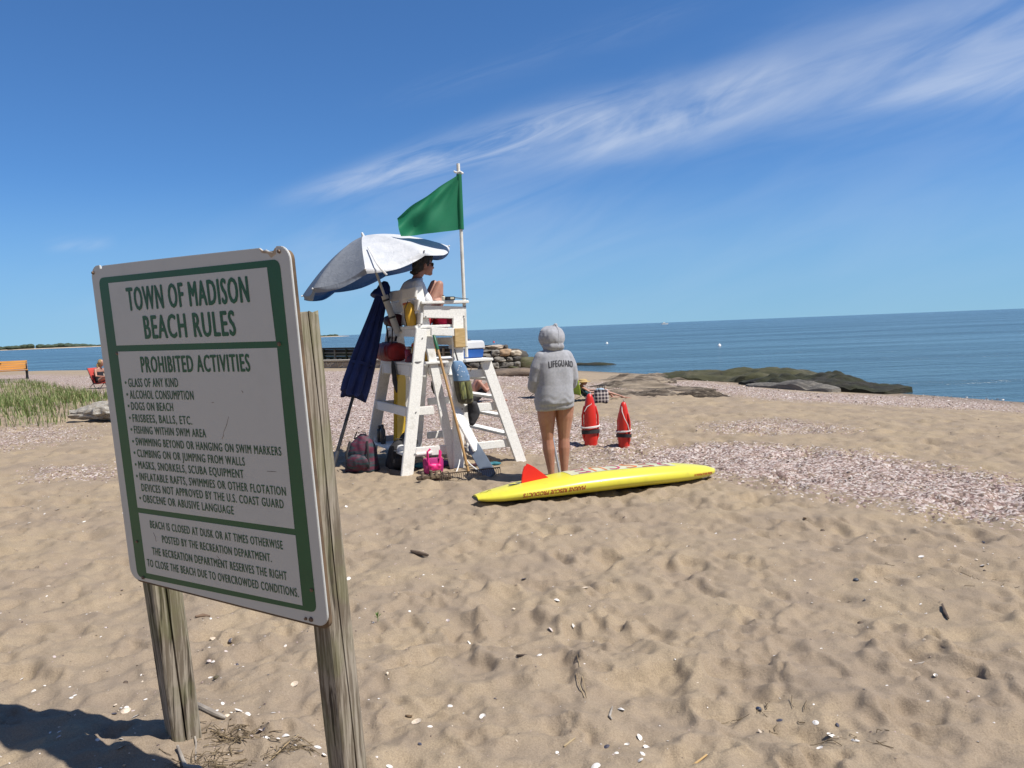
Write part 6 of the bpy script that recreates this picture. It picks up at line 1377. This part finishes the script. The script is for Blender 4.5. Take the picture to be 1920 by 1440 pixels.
def litter():
    r_ = random.Random(33)
    cols = [mat('white_shell', (.78, .76, .72), .45, (.68, .62, .56), 3), mat('cream_shell', (.66, .56, .44), .5, (.5, .4, .3), 3), mat('mauve_shell', (.42, .33, .32), .5, (.6, .54, .5), 3), mat('dark_mussel', (.03, .035, .06), .35, (.09, .08, .09), 3)]
    meshes = {}
    for k in range(4):
        for c, cm in enumerate(cols):
            me = shell_mesh(k, 5+k); me.materials.append(cm); meshes[(k, c)] = me
    spots = []
    # clusters seen in the photograph round the sign posts and in front of it, then singles
    for (px, py, n, sx, sy) in ((455, 1375, 14, 50, 40), (440, 1330, 16, 60, 16), (560, 1395, 9, 60, 45), (240, 1320, 10, 30, 14), (200, 1285, 6, 60, 40), (60, 1265, 6, 60, 70), (100, 1380, 6, 90, 35), (230, 1420, 5, 60, 15), (420, 1230, 10, 70, 40), (400, 1180, 8, 70, 40), (150, 1180, 8, 90, 60), (520, 1210, 6, 80, 60), (70, 1090, 8, 60, 50), (1250, 1390, 12, 160, 40), (1600, 1330, 12, 160, 70), (850, 1330, 12, 150, 80), (1150, 1150, 14, 240, 90), (1650, 1140, 20, 220, 90), (800, 1080, 14, 160, 80), (1450, 1010, 22, 300, 40), (1800, 1020, 26, 120, 40), (1000, 1010, 14, 200, 40), (80, 960, 14, 80, 40), (680, 1010, 8, 60, 50)):
        for _ in range(n): spots.append((r_.gauss(px, sx*.6), r_.gauss(py, sy*.6), None))
    for s in ((535, 1378, .022), (595, 1388, .020), (608, 1408, .013), (505, 1380, .02), (620, 1390, .016), (880, 1185, .012), (1725, 1232, .020), (1453, 1225, .012), (1530, 1350, .014), (1560, 1370, .018), (1165, 1323, .018), (1118, 1440, .02), (1200, 1370, .018), (905, 1342, .016), (1012, 1232, .014), (1740, 1310, .015), (1835, 1300, .01), (760, 1213, .012), (730, 1435, .016), (1200, 1432, .016)): spots.append(s)
    k = 0
    for px, py, sz in spots:
        if py > 1445 or px < -40 or px > 1960 or k >= 300: continue
        g = G(px, py); x, y = g[0], g[1]; s = sz or min(.022, max(.0055, r_.lognormvariate(math.log(.0095), .40)))
        c = r_.choices((0, 1, 2, 3), (.52, .2, .16, .12))[0] if not sz else 0
        o = bpy.data.objects.new('shell', meshes[(r_.choices((0, 1, 2, 3), (.4, .3, .1, .2))[0], c)]); COL.objects.link(o); o.location = (x, y, gz(x, y)+s*.02); o.scale = (s, s, s*r_.uniform(.6, 1.1)); o.rotation_euler = (r_.gauss(0, .35)+(math.pi if r_.random() < .25 else 0), r_.gauss(0, .35), r_.uniform(0, 6.28))
        if abs(o.rotation_euler[0]) > 2: o.location.z += s*.35
        lb = ('small white shell lying on the foreground sand', 'small cream shell lying on the foreground sand', 'small mauve grey shell lying on the foreground sand', 'small blue black mussel shell lying on the foreground sand')[c]
        tag(o, lb, 'shell', ('white', 'cream', 'mauve', 'mussel')[c]+' shells scattered on the foreground sand'); k += 1
    # grit and broken shell: uncountable
    def grit(name, pts, sizes, mats, label, tilt=.6):
        m = M(); V = []; F = []; mi = []
        for (x, y, z), s in zip(pts, sizes):
            a = r_.uniform(0, 6.28); n = r_.choice((4, 5)); tx, ty = r_.gauss(0, tilt), r_.gauss(0, tilt); k0 = len(V); V.append((x, y, z+s*.55))
            for j in range(n):
                b = a+2*math.pi*j/n; rr_ = s*r_.uniform(.6, 1.15); dx, dy = rr_*math.cos(b), rr_*math.sin(b)*.8; V.append((x+dx, y+dy, z+s*.15+dx*tx*.5+dy*ty*.5))
            c = r_.choices(range(len(mats)), (.26, .28, .26, .20)[:len(mats)])[0]
            for j in range(n): F.append((k0, k0+1+j, k0+1+(j+1) % n)); mi.append(c)
        me = bpy.data.meshes.new(name); me.from_pydata(V, [], F)
        for mm in mats: me.materials.append(mm)
        me.polygons.foreach_set('material_index', mi); me.update(); o = put(name, me, None); tag(o, label, 'shells', kind='stuff')
    gm = [mat('grit_white', (.70, .64, .60), .5), mat('grit_pink', (.46, .345, .315), .6), mat('grit_tan', (.34, .26, .20), .7), mat('grit_dark', (.10, .065, .06), .7)]
    # dense banks
    N = 420000; rg = np.random.default_rng(3); th = rg.uniform(R(50), R(130), N); rad = 8.0*np.exp(rg.uniform(0, math.log(48/8.0), N)); X = rad*np.cos(th); Y = rad*np.sin(th)
    sh = shells_at(X, Y); pt = np.array([.5+1.3*mnoise.noise(Vector((x*1.1, y*1.1, 0)))+.6*mnoise.noise(Vector((x*4, y*4, 2))) for x, y in zip(X, Y)]) if False else None
    kk = rg.random(N) < sh*.60; X, Y, sh = X[kk], Y[kk], sh[kk]
    nn = np.array([mnoise.noise(Vector((x*.8, y*.8, 0)))+.6*mnoise.noise(Vector((x*2.6, y*2.6, 5))) for x, y in zip(X, Y)]); keep = rg.random(len(X)) < np.clip(.62+1.1*nn, .05, 1); X, Y = X[keep], Y[keep]
    Z = height(X, Y); sz = np.clip(rg.lognormal(math.log(.0074), .5, len(X)), .0035, .028)*np.clip(np.hypot(X, Y)/13, .8, 1.7)
    grit('shell_bank', list(zip(X, Y, Z)), sz, gm, 'banks of broken pink and white shell across the beach')
    N = 9000; th = rg.uniform(R(52), R(128), N); rad = 2.3*np.exp(rg.uniform(0, math.log(22/2.3), N)); X = rad*np.cos(th); Y = rad*np.sin(th); Z = height(X, Y)
    left = np.where(X < -.6, 1.0, .42); kk = rg.random(N) < left; X, Y, Z = X[kk], Y[kk], Z[kk]
    sz = np.clip(rg.lognormal(math.log(.0034), .45, len(X)), .0015, .009)*np.clip(np.hypot(X, Y)/4.5, .8, 2.2)
    grit('shell_grit', list(zip(X, Y, Z)), sz, gm, 'fine shell grit sprinkled over the open sand')
    # twigs, bark, seaweed bits
    WDm = mat('dry_stem', (.40, .31, .18), .8, (.28, .2, .11), 12); DK = mat('dark_stick', (.06, .042, .03), .85, (.12, .085, .06), 15); GR = mat('grey_root', (.36, .32, .27), .85, (.22, .19, .16), 15)
    def stick(name, pxs, r0, m1, label, cat='twig', lift=.6):
        P = []
        for q in pxs: g = G(*q); P.append(np.array([g[0], g[1], gz(g[0], g[1])+r0*lift]))
        b = P[0].copy(); m = M(); n = len(P); m.tube([p-b for p in P], [r0*(1-.45*abs(2*i/(n-1)-1)) for i in range(n)] if n > 2 else [r0, r0*.7], 8, round_=True); o = m.obj(name, m1, None, smooth=True, loc=b); tag(o, label, cat); return o
    stick('driftwood_stick', [(772, 1041), (785, 1043), (802, 1046)], .017, DK, 'short dark stick on the sand right of the sign posts', 'stick', .8)
    stick('bark_chip', [(970, 1231), (985, 1236), (996, 1235)], .011, DK, 'dark bark chip in the middle of the foreground sand', 'bark', .8)
    stick('dry_stem', [(1082, 1230), (1092, 1270), (1100, 1305)], .0022, WDm, 'thin straight straw stem pointing at the viewer, the longer of two', 'stem', 1.5)
    stick('dry_stem', [(1080, 1265), (1090, 1290), (1096, 1306)], .003, WDm, 'thin curved straw stem beside the longer straight one', 'stem', 1.5)
    stick('stalk', [(1148, 1316), (1143, 1345), (1147, 1350)], .006, GR, 'pale knobbed stalk lying by a white shell in the foreground', 'stalk', 1.2)
    stick('driftwood_stick', [(1767, 1137), (1772, 1148), (1778, 1157)], .010, DK, 'small dark stick on the sand at the far right', 'stick', 1.0)
    stick('dry_stem', [(1058, 1394), (1078, 1384)], .004, WDm, 'short brown twig at the bottom centre of the sand', 'twig', 1.0)
    stick('dry_stem', [(1300, 1434), (1325, 1424)], .005, mat('orange_straw', (.5, .33, .14), .7), 'short orange straw piece at the bottom edge of the sand', 'straw', 1.0)
    stick('root', [(352, 1318), (375, 1332), (402, 1341), (420, 1345)], .014, GR, 'thick pale root lying behind the left sign post', 'root', .7)
    stick('root', [(333, 1397), (347, 1425), (372, 1438), (392, 1455)], .010, GR, 'grey forked root at the foot of the left sign post', 'root', 1.6)
    stick('root', [(360, 1355), (367, 1385), (366, 1412)], .0045, GR, 'thin pale root curling beside the left sign post', 'root', 1.2)
    stick('bark_chip', [(368, 1162), (380, 1157), (392, 1151)], .012, mat('brown_bark', (.17, .11, .07), .85), 'brown bark piece on the sand between the sign posts', 'bark', .8)
    stick('dry_stem', [(505, 1420), (540, 1398), (560, 1380)], .0035, WDm, 'straw twig pointing at the right sign post from the debris', 'twig', 2.0)
    stick('dry_stem', [(395, 1365), (425, 1372), (440, 1376)], .0035, WDm, 'straw twig in the debris beside the left sign post', 'twig', 2.0)
    # mats of dry seaweed round the posts
    def wrack(px, py, n, sp, label):
        g = G(px, py); m = M(); b = np.array([g[0], g[1], 0])
        for _ in range(n):
            x, y = r_.gauss(0, sp), r_.gauss(0, sp*.6); a = r_.uniform(0, 6.28); L = r_.uniform(.02, .07); pts = []
            for q in (0, .5, 1): xx, yy = x+math.cos(a)*L*q+.006*math.sin(9*q), y+math.sin(a)*L*q; pts.append((xx, yy, gz(b[0]+xx, b[1]+yy)+r_.uniform(.001, .016)))
            m.tube(pts, r_.uniform(.0008, .0022), 4)
        o = m.obj('dry_seaweed', mat('dry_wrack', (.085, .06, .035), .9, (.2, .15, .085), 40), None, loc=b); tag(o, label, 'seaweed', kind='stuff')
    wrack(430, 1372, 80, .07, 'wisps of dry brown seaweed between the sign posts'); wrack(390, 1425, 90, .07, 'mat of dry brown seaweed at the foot of the left post'); wrack(545, 1410, 45, .05, 'wisps of dry seaweed left of the right post'); wrack(1440, 1330, 16, .10, 'scattered brown seaweed bits in the right foreground'); wrack(1600, 1385, 12, .10, 'scattered brown seaweed bits near the bottom right corner'); wrack(1790, 1080, 20, .25, 'thin line of seaweed bits on the sand at right')
    # pebbles
    for k, (px, py, s, m1, lb) in enumerate(((1613, 1158, .016, DK, 'single dark pebble in the right foreground'), (1542, 986, .02, DK, 'black pebble on the sand below the shell bank'), (1422, 1322, .013, mat('slate_pebble', (.03, .04, .07), .4), 'blue black pebble beside brown debris in the foreground'), (1605, 1082, .018, mat('slate_pebble', (.05, .06, .08), .4), 'flat slate grey pebble on the rippled sand'), (405, 1262, .015, mat('olive_pebble', (.09, .075, .04), .8), 'round olive pebble between the sign posts'), (235, 1275, .014, DK, 'dark pebble among shells left of the left post'))):
        g = G(px, py); o = boulder((g[0], g[1], gz(g[0], g[1])+s*.35), (s, s*.8, s*.6), m1, 50+k, 'pebble', k, 2.2, 14, 9, .12); tag(o, lb, 'pebble')
    # green sprout
    g = G(708, 1163); t = thing('sprout', (g[0], g[1], gz(g[0], g[1])-.005), 0, 'tiny green seedling growing from the sand right of the sign', 'plant'); GL_ = mat('sprout_green', (.10, .20, .035), .6)
    m = M(); m.tube([(0, 0, 0), (.003, 0, .02), (.0, 0, .035)], .002, 6); m.obj('stem', GL_, t, smooth=True)
    for a, h, L in ((.2, .05, .025), (2.2, .055, .022), (4.0, .045, .024), (5.2, .06, .015), (1.2, .062, .012)):
        c, s_ = math.cos(a), math.sin(a); m = M(); m.add([(0, 0, .025), (c*L*.5-s_*.005, s_*L*.5+c*.005, h*.85), (c*L, s_*L, h), (c*L*.5+s_*.005, s_*L*.5-c*.005, h*.82)], [(0, 1, 2, 3)]); m.obj('leaf', GL_, t)
litter()
